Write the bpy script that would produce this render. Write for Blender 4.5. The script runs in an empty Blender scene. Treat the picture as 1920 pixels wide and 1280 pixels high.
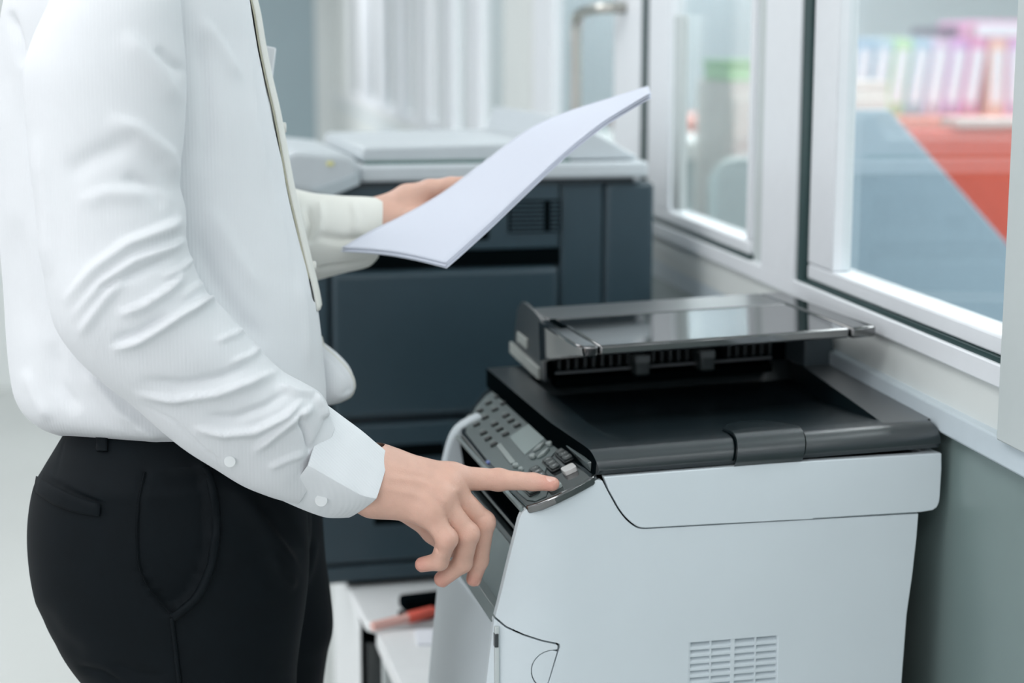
import bpy, bmesh, math, random
import numpy as np
from mathutils import Matrix, Vector

random.seed(7); rng = np.random.default_rng(7)
C = bpy.context.scene.collection
SC = bpy.context.scene

# ------------------------------------------------------------------ camera
F_PX, VPX, VPY = 3200.0, 450.0, 85.0           # focal length in pixels, vanishing point of world +Y
CAMP = np.array([0.0, 0.0, 1.35])
_v = np.array([(VPX - 960) / F_PX, (640 - VPY) / F_PX, -1.0]); _v /= np.linalg.norm(_v)
PITCH = math.asin(_v[1]); YAW = math.atan2(-_v[0], -_v[2])
cam_d = bpy.data.cameras.new('camera'); cam = bpy.data.objects.new('camera', cam_d); C.objects.link(cam)
cam.location = CAMP; cam.rotation_euler = (math.pi / 2 - PITCH, 0, -YAW)
cam_d.sensor_width = 36; cam_d.lens = F_PX / 1920 * 36; cam_d.clip_start = 0.05; cam_d.clip_end = 100
cam_d.dof.use_dof = True; cam_d.dof.focus_distance = 1.62; cam_d.dof.aperture_fstop = 3.4
SC.camera = cam
RM = np.array(cam.rotation_euler.to_matrix())

def at(x, y, X=None, Y=None, Z=None):           # photograph point -> world point on a given plane
    d = RM @ np.array([(x - 960) / F_PX, (640 - y) / F_PX, -1.0])
    t = (X - CAMP[0]) / d[0] if X is not None else (Y - CAMP[1]) / d[1] if Y is not None else (Z - CAMP[2]) / d[2]
    return CAMP + t * d
def pix(co):
    c = (np.asarray(co, float) - CAMP) @ RM
    return np.stack([960 + F_PX * c[:, 0] / -c[:, 2], 640 - F_PX * c[:, 1] / -c[:, 2]], 1)

# ------------------------------------------------------------------ world, lamps, exposure
w = bpy.data.worlds.new('world'); SC.world = w; w.use_nodes = True
bg = w.node_tree.nodes['Background']; bg.inputs[0].default_value = (0.95, 0.96, 1.0, 1); bg.inputs[1].default_value = 0.95
SC.view_settings.view_transform = 'Standard'; SC.view_settings.look = 'None'
SC.view_settings.exposure = 0.19; SC.view_settings.gamma = 1.0
try: SC.view_settings.use_curve_mapping = False
except Exception: pass

def lamp(name, loc, sx, sy, power, col=(0.99, 0.98, 1.0), rot=(0, 0, 0)):
    l = bpy.data.lights.new(name, 'AREA'); l.shape = 'RECTANGLE'; l.size = sx; l.size_y = sy; l.energy = power; l.color = col
    o = bpy.data.objects.new(name, l); C.objects.link(o); o.location = loc; o.rotation_euler = rot; return o
LIGHTS = [(-0.55, -1.4), (-0.75, 0.6), (-0.75, 2.6), (-0.75, 4.6), (-2.6, 0.6), (-2.6, 2.6), (-2.6, 4.6)]  # first entry: unseen lamp added behind the camera as frontal fill
for i, (x, y) in enumerate(LIGHTS): lamp('ceiling_lamp', (x, y, 2.66), 1.1, 1.1, 26 if i == 0 else 7)
LIGHTS2 = [(2.2, 1.6), (2.2, 3.6), (2.2, 5.6), (2.2, 8.5)]
for i, (x, y) in enumerate(LIGHTS2): lamp('ceiling_lamp', (x, y, 2.66), 1.1, 1.1, 38)
lamp('ceiling_lamp', (-0.4, 9.5, 2.66), 1.1, 1.1, 52)  # unseen lamp added to brighten the corridor and its far windows

# ------------------------------------------------------------------ helpers
def s2l(c):
    return tuple(((v / 255) / 12.92 if v / 255 <= 0.04045 else ((v / 255 + 0.055) / 1.055) ** 2.4) for v in c)
MATS = {}
def mat(name, rgb, rough=0.5, metal=0.0, spec=0.5, var=0.03, nscale=40, bump=0.0, bscale=400, ior=None, sss=0, coat=0, trans=0, emit=0):
    if name in MATS: return MATS[name]
    m = bpy.data.materials.new(name); m.use_nodes = True; nt = m.node_tree; b = nt.nodes['Principled BSDF']
    c = s2l(rgb); b.inputs['Base Color'].default_value = (*c, 1)
    b.inputs['Roughness'].default_value = rough; b.inputs['Metallic'].default_value = metal
    b.inputs['Specular IOR Level'].default_value = spec
    if ior: b.inputs['IOR'].default_value = ior
    if coat: b.inputs['Coat Weight'].default_value = coat; b.inputs['Coat Roughness'].default_value = 0.05
    if trans: b.inputs['Transmission Weight'].default_value = trans
    if sss:
        b.inputs['Subsurface Weight'].default_value = sss; b.inputs['Subsurface Radius'].default_value = (1.0, 0.35, 0.2); b.inputs['Subsurface Scale'].default_value = 0.006
    if emit:
        b.inputs['Emission Color'].default_value = (*c, 1); b.inputs['Emission Strength'].default_value = emit
    tc = nt.nodes.new('ShaderNodeTexCoord')
    if var:
        n = nt.nodes.new('ShaderNodeTexNoise'); n.inputs['Scale'].default_value = nscale; n.inputs['Detail'].default_value = 3
        nt.links.new(tc.outputs['Object'], n.inputs['Vector'])
        r = nt.nodes.new('ShaderNodeMapRange'); r.inputs['From Min'].default_value = 0.3; r.inputs['From Max'].default_value = 0.7
        r.inputs['To Min'].default_value = 1 - var; r.inputs['To Max'].default_value = 1 + var
        nt.links.new(n.outputs['Fac'], r.inputs['Value'])
        mx = nt.nodes.new('ShaderNodeVectorMath'); mx.operation = 'SCALE'; mx.inputs[0].default_value = c
        nt.links.new(r.outputs[0], mx.inputs['Scale']); nt.links.new(mx.outputs[0], b.inputs['Base Color'])
    if bump:
        n2 = nt.nodes.new('ShaderNodeTexNoise'); n2.inputs['Scale'].default_value = bscale; n2.inputs['Detail'].default_value = 2
        nt.links.new(tc.outputs['Object'], n2.inputs['Vector'])
        bp = nt.nodes.new('ShaderNodeBump'); bp.inputs['Strength'].default_value = bump; bp.inputs['Distance'].default_value = 0.002
        nt.links.new(n2.outputs['Fac'], bp.inputs['Height']); nt.links.new(bp.outputs[0], b.inputs['Normal'])
    MATS[name] = m; return m

def empty(name, loc=(0, 0, 0), rz=0, label=None, cat=None, group=None, kind=None):
    o = bpy.data.objects.new(name, None); C.objects.link(o); o.location = loc; o.rotation_euler = (0, 0, rz); o.empty_display_size = 0.05
    return tag(o, label, cat, group, kind)
def tag(o, label=None, cat=None, group=None, kind=None):
    if label: o['label'] = label
    if cat: o['category'] = cat
    if group: o['group'] = group
    if kind: o['kind'] = kind
    return o
def wmat(o):
    m = Matrix.LocRotScale(o.location, o.rotation_euler, o.scale)
    return wmat(o.parent) @ o.matrix_parent_inverse @ m if o.parent else m

class MB:
    def __init__(s): s.v = []; s.f = []
    def add(s, V, Fc):
        k = len(s.v); s.v += [tuple(map(float, p)) for p in V]; s.f += [tuple(i + k for i in f) for f in Fc]; return s
    def box(s, x0, x1, y0, y1, z0, z1):
        return s.add([(x0, y0, z0), (x1, y0, z0), (x1, y1, z0), (x0, y1, z0), (x0, y0, z1), (x1, y0, z1), (x1, y1, z1), (x0, y1, z1)],
                     [(0, 3, 2, 1), (4, 5, 6, 7), (0, 1, 5, 4), (1, 2, 6, 5), (2, 3, 7, 6), (3, 0, 4, 7)])
    def prism(s, poly, a, b, fn):               # polygon p,q swept from a to b; fn(p,q,t)->xyz
        n = len(poly)
        V = [fn(p, q, a) for p, q in poly] + [fn(p, q, b) for p, q in poly]
        return s.add(V, [tuple(range(n))[::-1], tuple(range(n, 2 * n))] + [(i, (i + 1) % n, n + (i + 1) % n, n + i) for i in range(n)])
    def grid(s, P, closed_u=False, closed_v=False):   # P array (nu,nv,3)
        nu, nv = P.shape[:2]; k = []
        for i in range(nu if closed_u else nu - 1):
            for j in range(nv if closed_v else nv - 1):
                a, b = i, (i + 1) % nu; c, d = j, (j + 1) % nv
                k.append((a * nv + c, b * nv + c, b * nv + d, a * nv + d))
        return s.add(P.reshape(-1, 3), k)
    def loft(s, secs, cap=True):                # list of closed rings (n,3)
        P = np.array(secs); n = P.shape[1]; base = len(s.v); s.grid(P, closed_v=True)
        if cap: s.f.append(tuple(base + j for j in range(n))[::-1]); s.f.append(tuple(base + (len(secs) - 1) * n + j for j in range(n)))
        return s
    def tube(s, pts, r, n=8, cap=True):
        pts = np.array(pts, float); r = np.broadcast_to(r, (len(pts),)); secs = []
        up = np.array([0.13, 0.21, 0.97])
        for i, p in enumerate(pts):
            t = pts[min(i + 1, len(pts) - 1)] - pts[max(i - 1, 0)]; t /= np.linalg.norm(t)
            a = np.cross(t, up); a /= np.linalg.norm(a); b = np.cross(t, a)
            secs.append([p + r[i] * (math.cos(q) * a + math.sin(q) * b) for q in np.linspace(0, 2 * math.pi, n, endpoint=False)])
        return s.loft(secs, cap)
    def build(s, name, m, parent=None, bevel=0, seg=2, smooth=True, sharp=35, world=False, recalc=True):
        me = bpy.data.meshes.new(name); me.from_pydata(s.v, [], s.f); me.validate()
        if recalc:
            bm = bmesh.new(); bm.from_mesh(me); bmesh.ops.recalc_face_normals(bm, faces=bm.faces[:]); bm.to_mesh(me); bm.free()
        if smooth:
            me.shade_smooth()
            if sharp: me.set_sharp_from_angle(angle=math.radians(sharp))
        me.materials.append(m)
        o = bpy.data.objects.new(name, me); C.objects.link(o)
        if parent:
            o.parent = parent
            if world: o.matrix_parent_inverse = wmat(parent).inverted()
        if bevel:
            b = o.modifiers.new('bevel', 'BEVEL'); b.width = bevel; b.segments = seg; b.limit_method = 'ANGLE'; b.angle_limit = math.radians(38); b.harden_normals = False
        return o
def box(name, m, b, parent=None, bevel=0.002, seg=2, **k): return MB().box(*b).build(name, m, parent, bevel, seg, **k)
def arc(cx, cy, r, a0, a1, n=8): return [(cx + r * math.cos(math.radians(a)), cy + r * math.sin(math.radians(a))) for a in np.linspace(a0, a1, n)]
def rrect(x0, x1, y0, y1, r, n=5):
    return arc(x1 - r, y1 - r, r, 0, 90, n) + arc(x0 + r, y1 - r, r, 90, 180, n) + arc(x0 + r, y0 + r, r, 180, 270, n) + arc(x1 - r, y0 + r, r, 270, 360, n)
def smooth_path(pts, n):                        # Catmull-Rom resampling of rows of numbers
    P = np.array(pts, float); t = np.linspace(0, len(P) - 1, n); out = []
    for u in t:
        i = min(int(u), len(P) - 2); f = u - i
        p0, p1, p2, p3 = P[max(i - 1, 0)], P[i], P[i + 1], P[min(i + 2, len(P) - 1)]
        out.append(0.5 * (2 * p1 + (p2 - p0) * f + (2 * p0 - 5 * p1 + 4 * p2 - p3) * f * f + (3 * p1 - p0 - 3 * p2 + p3) * f ** 3))
    return np.array(out)

# --- implicit surfaces for skin
def rcone(P, a, b, r1, r2):                     # tapered capsule distance
    a = np.array(a); b = np.array(b); ba = b - a; L2 = ba @ ba
    h = np.clip(((P - a) @ ba) / L2, 0, 1)
    return np.linalg.norm(P - a - h[:, None] * ba, axis=1) - (r1 + (r2 - r1) * h)
def ell(P, c, r, R=None):
    q = P - np.array(c)
    if R is not None: q = q @ R
    r = np.array(r); k = np.linalg.norm(q / r, axis=1); return (k - 1) * r.min()
def smin(a, b, k):
    h = np.clip(0.5 + 0.5 * (b - a) / k, 0, 1); return b * (1 - h) + a * h - k * h * (1 - h)
def surface_net(fn, lo, hi, res, iters=2):
    lo = np.array(lo); n = np.ceil((np.array(hi) - lo) / res).astype(int) + 1
    ax = [lo[i] + res * np.arange(n[i]) for i in range(3)]
    D = np.empty(n)
    for i in range(n[0]):                       # slab by slab keeps memory low
        Y, Z = np.meshgrid(ax[1], ax[2], indexing='ij')
        P = np.stack([np.full(Y.size, ax[0][i]), Y.ravel(), Z.ravel()], 1); D[i] = fn(P).reshape(n[1], n[2])
    S = D < 0; cs = [(i, j, k) for i in (0, 1) for j in (0, 1) for k in (0, 1)]
    sub = lambda A, c: A[c[0]:n[0] - 1 + c[0], c[1]:n[1] - 1 + c[1], c[2]:n[2] - 1 + c[2]]
    cnt = sum(sub(S, c).astype(int) for c in cs); act = (cnt > 0) & (cnt < 8)
    acc = np.zeros(act.shape + (3,)); num = np.zeros(act.shape)
    for c0 in cs:
        for d in range(3):
            if c0[d] == 0:
                c1 = list(c0); c1[d] = 1; a, b = sub(D, c0), sub(D, c1); m = (a < 0) != (b < 0)
                t = np.where(m, a / np.where(m, a - b, 1), 0)
                for e in range(3): acc[..., e] += np.where(m, c0[e] + (t if e == d else 0), 0)
                num += m
    idx = -np.ones(act.shape, int); ids = np.argwhere(act); idx[act] = np.arange(len(ids))
    V = lo + res * (ids + acc[act] / num[act][:, None]); faces = []
    for d in range(3):
        e, f = [(1, 2), (2, 0), (0, 1)][d]
        A = np.take(S, range(n[d] - 1), d); B = np.take(S, range(1, n[d]), d); X = np.argwhere(A != B)
        X = X[(X[:, e] > 0) & (X[:, f] > 0) & (X[:, e] < n[e] - 1) & (X[:, f] < n[f] - 1)]
        flip = A[tuple(X.T)]
        o = lambda de, df: idx[tuple((X - np.eye(3, dtype=int)[e] * de - np.eye(3, dtype=int)[f] * df).T)]
        q = np.stack([o(1, 1), o(0, 1), o(0, 0), o(1, 0)], 1); q[~flip] = q[~flip][:, ::-1]; faces.append(q)
    Fq = np.concatenate(faces); Fq = Fq[(Fq >= 0).all(1)]
    for _ in range(iters):
        s = np.zeros_like(V); k = np.zeros(len(V))
        for a in range(4):
            for b in ((a + 1) % 4, (a + 3) % 4): np.add.at(s, Fq[:, a], V[Fq[:, b]]); np.add.at(k, Fq[:, a], 1)
        V = V * 0.5 + 0.5 * s / np.maximum(k, 1)[:, None]
    return V, Fq
def vnormals(V, Fq):
    n = np.cross(V[Fq[:, 2]] - V[Fq[:, 0]], V[Fq[:, 3]] - V[Fq[:, 1]]); N = np.zeros_like(V)
    for a in range(4): np.add.at(N, Fq[:, a], n)
    return N / np.maximum(np.linalg.norm(N, axis=1), 1e-12)[:, None]
def poly_dist(Q, pl):                           # distance of 2D points to a polyline; sign; position along it
    best = np.full(len(Q), 1e9); sg = np.zeros(len(Q)); tt = np.zeros(len(Q)); n = len(pl) - 1
    for i in range(n):
        a = np.array(pl[i], float); b = np.array(pl[i + 1], float); ba = b - a
        h = np.clip(((Q - a) @ ba) / (ba @ ba), 0, 1); d = Q - a - h[:, None] * ba; L = np.linalg.norm(d, axis=1); m = L < best
        best[m] = L[m]; sg[m] = np.sign(ba[0] * d[m, 1] - ba[1] * d[m, 0]); tt[m] = (i + h[m]) / n
    return best, sg, tt
def in_poly(Q, pl):
    r = np.zeros(len(Q), bool); n = len(pl)
    for i in range(n):
        x0, y0 = pl[i]; x1, y1 = pl[(i + 1) % n]
        c = ((y0 > Q[:, 1]) != (y1 > Q[:, 1])); r ^= c & (Q[:, 0] < (x1 - x0) * (Q[:, 1] - y0) / ((y1 - y0) if y1 != y0 else 1e-9) + x0)
    return r

# ------------------------------------------------------------------ materials
WHITE_FRAME = mat('white_aluminium', (232, 236, 240), 0.35, var=0.01)
GREY_FRAME = mat('grey_frame', (196, 204, 204), 0.4, var=0.01)
GASKET = mat('dark_gasket', (34, 62, 62), 0.5)
WALL_GREY = mat('grey_laminate', (120, 137, 135), 0.28, var=0.04, nscale=6)
WALL_PALE = mat('pale_panel', (220, 225, 223), 0.45, var=0.02, nscale=8)
WALL_BAND = mat('blue_grey_band', (198, 210, 217), 0.35, var=0.02)
PARTITION = mat('partition_paint', (150, 168, 174), 0.6, var=0.02, nscale=5)
WHITE_PAINT = mat('white_paint', (226, 231, 230), 0.55, var=0.02, nscale=5)
FLOORM = mat('pale_floor', (200, 203, 201), 0.22, var=0.02, nscale=3)
BLACKM = mat('matte_black', (14, 28, 33), 0.28, var=0.05, bump=0.06, bscale=1800, ior=1.95)
BLACKG = mat('gloss_black', (18, 23, 25), 0.05, var=0, ior=2.6)
BLACKD = mat('deep_black', (7, 13, 15), 0.7, spec=0.0, var=0)
DARKG = mat('dark_grey_plastic', (62, 72, 74), 0.35, var=0.03)
PRW = mat('printer_white', (209, 219, 224), 0.42, var=0.012, nscale=12, bump=0.05, bscale=2500)
PRG = mat('printer_grey', (120, 132, 132), 0.4, var=0.02)
METAL = mat('satin_steel', (190, 190, 184), 0.25, metal=1.0, var=0.02)

# ------------------------------------------------------------------ room shell
def S(o): o['kind'] = 'structure'; return o
S(box('floor', FLOORM, (-4.5, 4.5, -4.5, 13, -0.05, 0), bevel=0))
CEIL = S(box('ceiling', WHITE_PAINT, (-4.5, 4.5, -4.5, 13, 2.75, 2.8), bevel=0))
wr = S(empty('wall_right', (0.72, 0, 0)))
def wpart(name, m, X0, X1, Y0, Y1, z0, z1, parent=None, bevel=0.002): return MB().box(X0, X1, Y0, Y1, z0, z1).build(name, m, parent or wr, bevel, world=True)
wpart('lower_wall', WALL_GREY, 0.722, 0.83, -0.6, 4.2, 0, 0.955, bevel=0)
wpart('lower_wall', mat('far_wall_paint', (212, 218, 216), 0.6, var=0.02), 0.722, 0.83, 4.2, 13, 0, 0.955, bevel=0)
wpart('wall_panel', WALL_PALE, 0.72, 0.83, -0.6, 13, 0.984, 1.0301, bevel=0.001)
wpart('panel_joint', WALL_BAND, 0.7205, 0.83, -0.6, 13, 0.955, 0.986, bevel=0)
S(box('trim_1', WALL_BAND, (0.708, 0.724, -0.6, 2.32, 0.9585, 0.9855), bevel=0.003))
wpart('window_head', WHITE_PAINT, 0.72, 0.83, -0.6, 13, 2.2, 2.75, bevel=0)
wpart('sill_rail', WHITE_FRAME, 0.712, 0.83, -0.6, 13, 1.030, 1.0525)
wpart('post', WHITE_FRAME, 0.712, 0.755, 2.129, 2.275, 1.05, 2.2)
wpart('post_return', GREY_FRAME, 0.724, 0.755, 2.275, 2.345, 1.05, 2.2)
wpart('end_post', GREY_FRAME, 0.700, 0.83, 1.36, 1.484, 0.986, 2.2)
for a, b, m in [(4.185, 4.62, WALL_PALE), (5.19, 5.42, WHITE_FRAME), (5.84, 6.16, WHITE_FRAME), (6.6, 7.05, WHITE_FRAME), (7.6, 7.95, WHITE_FRAME), (8.6, 9.0, WHITE_FRAME), (9.7, 10.2, WHITE_FRAME), (11.2, 12.9, WALL_PALE)]:
    wpart('post', m, 0.712, 0.755, a, b, 1.05, 2.2)

def glass_mat():
    m = bpy.data.materials.new('window_glass'); m.use_nodes = True; nt = m.node_tree; nt.nodes.clear()
    o = nt.nodes.new('ShaderNodeOutputMaterial'); t = nt.nodes.new('ShaderNodeBsdfTransparent'); t.inputs[0].default_value = (0.93, 0.97, 0.97, 1)
    g = nt.nodes.new('ShaderNodeBsdfGlossy'); g.inputs['Roughness'].default_value = 0.01
    f = nt.nodes.new('ShaderNodeFresnel'); gm = nt.nodes.new('ShaderNodeNewGeometry'); mi = nt.nodes.new('ShaderNodeMapRange'); mi.inputs['To Min'].default_value = 1.75; mi.inputs['To Max'].default_value = 1 / 1.75; nt.links.new(gm.outputs['Backfacing'], mi.inputs['Value']); nt.links.new(mi.outputs[0], f.inputs[0]); x = nt.nodes.new('ShaderNodeMixShader')
    nt.links.new(f.outputs[0], x.inputs[0]); nt.links.new(t.outputs[0], x.inputs[1]); nt.links.new(g.outputs[0], x.inputs[2]); nt.links.new(x.outputs[0], o.inputs[0]); return m
GLASS = glass_mat()

def sash(name, y0, y1, stile0, stile1, x0=0.721, x1=0.747, bot=1.0575, rail=0.020, gasket=True, near_seal=True):
    e = S(empty(name, (x0, (y0 + y1) / 2, 1.05)))
    if gasket:                                   # dark rubber seal around the opening
        g = MB(); g.box(0.7165, 0.76, y0, y1, 1.0525, bot); g.box(0.7165, 0.76, y1 - 0.028, y1, bot, 2.2); near_seal and g.box(0.7165, 0.76, y0, y0 + 0.012, bot, 2.2)
        g.build('gasket', GASKET, e, 0, world=True)
        y0, y1 = y0 + 0.012, y1 - 0.028
    fr = MB(); fr.box(x0, x1, y0, y1, bot, bot + rail); fr.box(x0, x1, y0, y0 + stile0, bot + rail, 2.2); fr.box(x0, x1, y1 - stile1, y1, bot + rail, 2.2); fr.box(x0, x1, y0 + stile0, y1 - stile1, 2.14, 2.2)
    fr.build('sash_frame', WHITE_FRAME, e, 0.003, world=True)
    MB().box((x0 + x1) / 2, (x0 + x1) / 2 + 0.005, y0 + stile0 - 0.005, y1 - stile1 + 0.005, bot + rail - 0.005, 2.145).build('glass', GLASS, e, world=True)
    return e
sash('window_1', 1.37, 2.129, 0.05, 0.090, near_seal=False)
sash('window_10', 0.30, 1.355, 0.06, 0.06, near_seal=False)
wpart('post', WHITE_FRAME, 0.712, 0.755, -0.6, 0.30, 1.05, 2.2)
w2 = sash('window_2', 2.345, 3.02, 0.02, 0.155, near_seal=False)
MB().box(0.716, 0.730, 2.745, 2.79, 1.085, 1.405).build('stay_bar', GREY_FRAME, w2, 0.003, world=True)
d1 = sash('door_1', 3.03, 4.17, 0.22, 0.25, x0=0.716, x1=0.742, gasket=False, rail=0.05)
hd = MB(); hp = smooth_path([(0.716, 3.15, 1.425), (0.68, 3.17, 1.425), (0.655, 3.27, 1.418), (0.652, 3.30, 1.395), (0.652, 3.30, 1.30), (0.652, 3.30, 1.1), (0.66, 3.30, 1.075), (0.716, 3.30, 1.07)], 40)
hd.tube(hp, 0.011, 10).build('door_handle', METAL, d1, world=True)
for i, (a, b) in enumerate([(4.62, 5.19), (5.42, 5.84), (6.16, 6.6), (7.05, 7.6), (7.95, 8.6), (9.0, 9.7), (10.2, 11.2)]):
    sash('window_%d' % (i + 3), a, b, 0.05, 0.05, gasket=False)

wb = S(empty('wall_back', (-2, 7, 0)))
MB().box(-4.5, 0.315, 7.0, 7.1, 0, 2.75).build('partition', PARTITION, wb, 0, world=True)
S(box('baseboard_back', mat('grey_skirting', (190, 196, 192), 0.4), (-4.5, 0.315, 6.985, 7.0, 0, 0.1)))
dd = S(empty('door_2', (-1.4, 6.99, 0)))
MB().box(-2.2, -0.58, 6.975, 7.0, 0.0, 2.1).build('door_leaf', WHITE_PAINT, dd, 0.004, world=True)
S(box('wall_end', WHITE_PAINT, (-4.5, 4.5, 12.9, 13, 0, 2.75), bevel=0))
S(box('wall_far', mat('far_room_paint', (196, 208, 214), 0.6, var=0.02), (0.83, 4.5, 9.2, 9.3, 0, 2.75), bevel=0))
S(box('wall_side', WHITE_PAINT, (4.4, 4.5, -1.5, 13, 0, 2.75), bevel=0))
LAMPM = mat('light_diffuser', (255, 255, 255), 0.5, var=0, emit=1.5)
for x, y in LIGHTS + LIGHTS2 + [(-0.4, 9.5)]:  # fixtures also made for the added fill and corridor lamps
    fr = MB()
    for q in ((-.62, .62, -.62, -.58), (-.62, .62, .58, .62), (-.62, -.58, -.58, .58), (.58, .62, -.58, .58)): fr.box(x + q[0], x + q[1], y + q[2], y + q[3], 2.72, 2.75)
    lp_ = fr.build('light_frame', WHITE_FRAME, CEIL); MB().box(x - .58, x + .58, y - .58, y + .58, 2.735, 2.748).build('light_diffuser', LAMPM, lp_)

# ------------------------------------------------------------------ room beyond the glass
RED = mat('orange_red', (232, 104, 84), 0.45, var=0.03); REDP = mat('pale_red', (236, 158, 144), 0.5)
c1 = empty('red_cabinet', (2.6, 6.1, 0), 0, 'pale orange-red cabinet carrying the row of ring binders behind the window', 'cabinet')
bxs = [('carcass', REDP, (-1.2, 1.4, -.28, .3, .1, 1.08)), ('cabinet_top', REDP, (-1.22, 1.42, -.3, .32, 1.08, 1.11)), ('plinth', DARKG, (-1.15, 1.35, -.24, .26, 0, .1))]
for n, m, b in bxs: box(n, m, b, c1, 0.004)
for k in range(4): d = box('cabinet_door', REDP, (-1.18 + k * .65, -.55 + k * .65, -.3, -.28, .12, 1.06), c1, 0.003); box('door_knob', METAL, (-.62 + k * .65, -.6 + k * .65, -.32, -.3, .6, .7), d, 0.003)
scr = empty('desk_screen', (2.2, 3.7, 0), 0, 'orange-red desk screen with a straight pale top rail behind the glass', 'desk screen')
box('screen_panel', RED, (-0.72, 1.2, -0.02, 0.02, 0.05, 1.17), scr, 0.004); box('top_rail', mat('pale_rail', (222, 200, 196), 0.4), (-0.60, 1.2, -0.03, 0.06, 1.175, 1.195), scr, 0.003)
for x in (-0.6, 1.1): box('foot', DARKG, (x, x + .06, -0.25, 0.25, 0, 0.05), scr, 0.004)
for (x0, x1, z0, z1) in ((-.35, 1.18, 1.045, 1.075), (-.3, 1.18, .80, .83)): box('screen_band', REDP, (x0, x1, -0.024, -0.02, z0, z1), scr, 0.001)
sp = MB(); P3 = [at(x, y, Y=3.05) for x, y in ((1540, 207), (1668, 206), (1925, 497))]
poly = [(p[0], p[2]) for p in P3] + [(P3[2][0] + .45, P3[2][2] - .5), (P3[2][0] + .45, 0.0), (P3[0][0], 0.0)]
sp.prism(poly, 0, 0.03, lambda p, q, t: (p, 3.05 + t, q))
so = sp.build('side_panel', mat('blue_grey_board', (172, 194, 210), 0.5, var=0.02), None, 0.003); tag(so, 'blue-grey board with a slanted edge in front of the orange-red screen', 'board')
# ring binders
BC = [((120, 165, 200), 'blue'), ((150, 190, 215), 'light blue'), ((160, 215, 150), 'green'), ((135, 180, 210), 'sky blue'), ((200, 180, 215), 'pale lilac'), ((190, 130, 205), 'purple'), ((215, 120, 180), 'pink'), ((240, 180, 160), 'peach'), ((205, 150, 215), 'violet'), ((160, 215, 160), 'mint green')]
LAB = mat('binder_label', (222, 228, 238), 0.6, var=0)
def binder(x, z, y, col, lab, lean=0.0, flat=False):
    e = empty('ring_binder', (x, y, z), 0, lab, 'binder', 'ring binders behind the window'); m = mat('cover_' + str(col), tuple(int(c * .72 + 225 * .28) for c in col), 0.5)  # white mixed into the cover colour imitates haze of the window glass
    W, H, D = .065, .27, .25
    if flat: e.rotation_euler = (0, math.pi / 2, 0)
    else: e.rotation_euler = (0, lean, 0)
    box('cover', m, (0, W, -D / 2, D / 2, 0, H), e, 0.004); lb = box('spine_label', LAB, (.010, W - .010, -D / 2 - .001, -D / 2 + .002, .045, H - .035), e, 0)
    box('finger_ring', METAL, (W / 2 - .012, W / 2 + .012, -D / 2 - .002, -D / 2 + .002, .012, .036), e, 0.002)
    box('page_block', mat('pages', (235, 235, 230), 0.7), (.008, W - .008, -D / 2 + .006, D / 2 + .002, .004, H + .001), e, 0)
    return e
xb = 2.165
pos = ['leftmost of the row, beside the white window stile', 'second from the left of the row', 'the only green one among the blue binders', 'just right of the green binder', 'left of the purple binders', 'below the small dark folder', 'leaning by the peach binder', 'upright between the pink and violet ones', 'upright right of the peach binder', 'at the right edge of the frame']
for i, (c, n) in enumerate(BC):
    lean = 0.13 if i < 7 else 0.0
    binder(xb, 1.1115 + .067 * math.sin(lean), 6.05, c, f'{n} ring binder with white spine label, {pos[i]}', lean); xb += .0715 if i != 6 else .104
binder(2.600, 1.4495, 6.05, (225, 140, 195), 'pink ring binder lying flat on top of the standing binders', flat=True)
bk = box('folder', mat('dark_folder', (95, 90, 110), 0.5), (-.05, .05, -.1, .1, 0, .03), None, 0.003); bk.location = (2.535, 6.05, 1.398); bk.rotation_euler = (0, 0, 0); tag(bk, 'small dark folder wedged beside the flat pink binder', 'folder')
# things seen through the second window
cb = empty('beige_cabinet', (1.52, 4.6, 0), 0, 'beige upright cabinet seen through the left window', 'cabinet')
BEI = mat('beige_board', (222, 218, 214), 0.5); box('carcass', BEI, (-.22, .22, -.15, .2, .06, 1.265), cb, 0.004); box('plinth', DARKG, (-.2, .2, -.13, .18, 0, .06), cb, 0); dr = box('cabinet_door', BEI, (-.215, .215, -.168, -.15, .08, 1.22), cb, 0.004); box('door_knob', METAL, (.16, .18, -.185, -.168, .7, .8), dr, 0.003)
gb = empty('green_box', (1.46, 4.6, 1.266), 0, 'light green file box on top of the beige cabinet', 'box')
box('box_body', mat('light_green', (182, 222, 178), 0.5), (-.16, .16, -.12, .12, 0, .042), gb, 0.004); box('box_lid', mat('green_lid', (170, 214, 168), 0.5), (-.165, .165, -.125, .125, .042, .056), gb, 0.004)
ds = empty('white_desk', (1.15, 5.3, 0), 0, 'white desk with a grey modesty panel behind the left window', 'desk')
box('desk_top', WHITE_PAINT, (-.28, .32, -.4, .4, 1.03, 1.08), ds, 0.004); box('modesty_panel', mat('desk_panel', (150, 168, 172), 0.5), (-.26, .3, -.36, -.33, .1, 1.03), ds, 0.003)
for x in (-.26, .26):
    for y in (-.36, .32): box('leg', GREY_FRAME, (x, x + .04, y, y + .04, 0, 1.03), ds, 0.002)
pg = empty('office_chair', (1.17, 3.6, 0), 0, 'pale swivel chair back beside the desk behind the left window', 'chair')
bp_ = MB(); bp_.prism(rrect(-.16, .16, .72, 1.12, .06), -.02, .02, lambda p, q, t: (p, t, q)); bp_.build('backrest', mat('chair_shell', (206, 216, 216), 0.5), pg, 0.006)
sp_ = MB(); sp_.prism(rrect(-.2, .2, -.42, 0.0, .08), .50, .55, lambda p, q, t: (p, q, t)); sp_.build('seat', mat('chair_cushion', (110, 130, 140), 0.7), pg, 0.01)
MB().tube([(0, 0.02, .8), (0, 0.04, .52), (0, -.2, .5)], 0.018).build('back_support', METAL, pg); MB().tube([(0, -.2, .5), (0, -.2, .08)], 0.025).build('column', METAL, pg)
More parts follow.
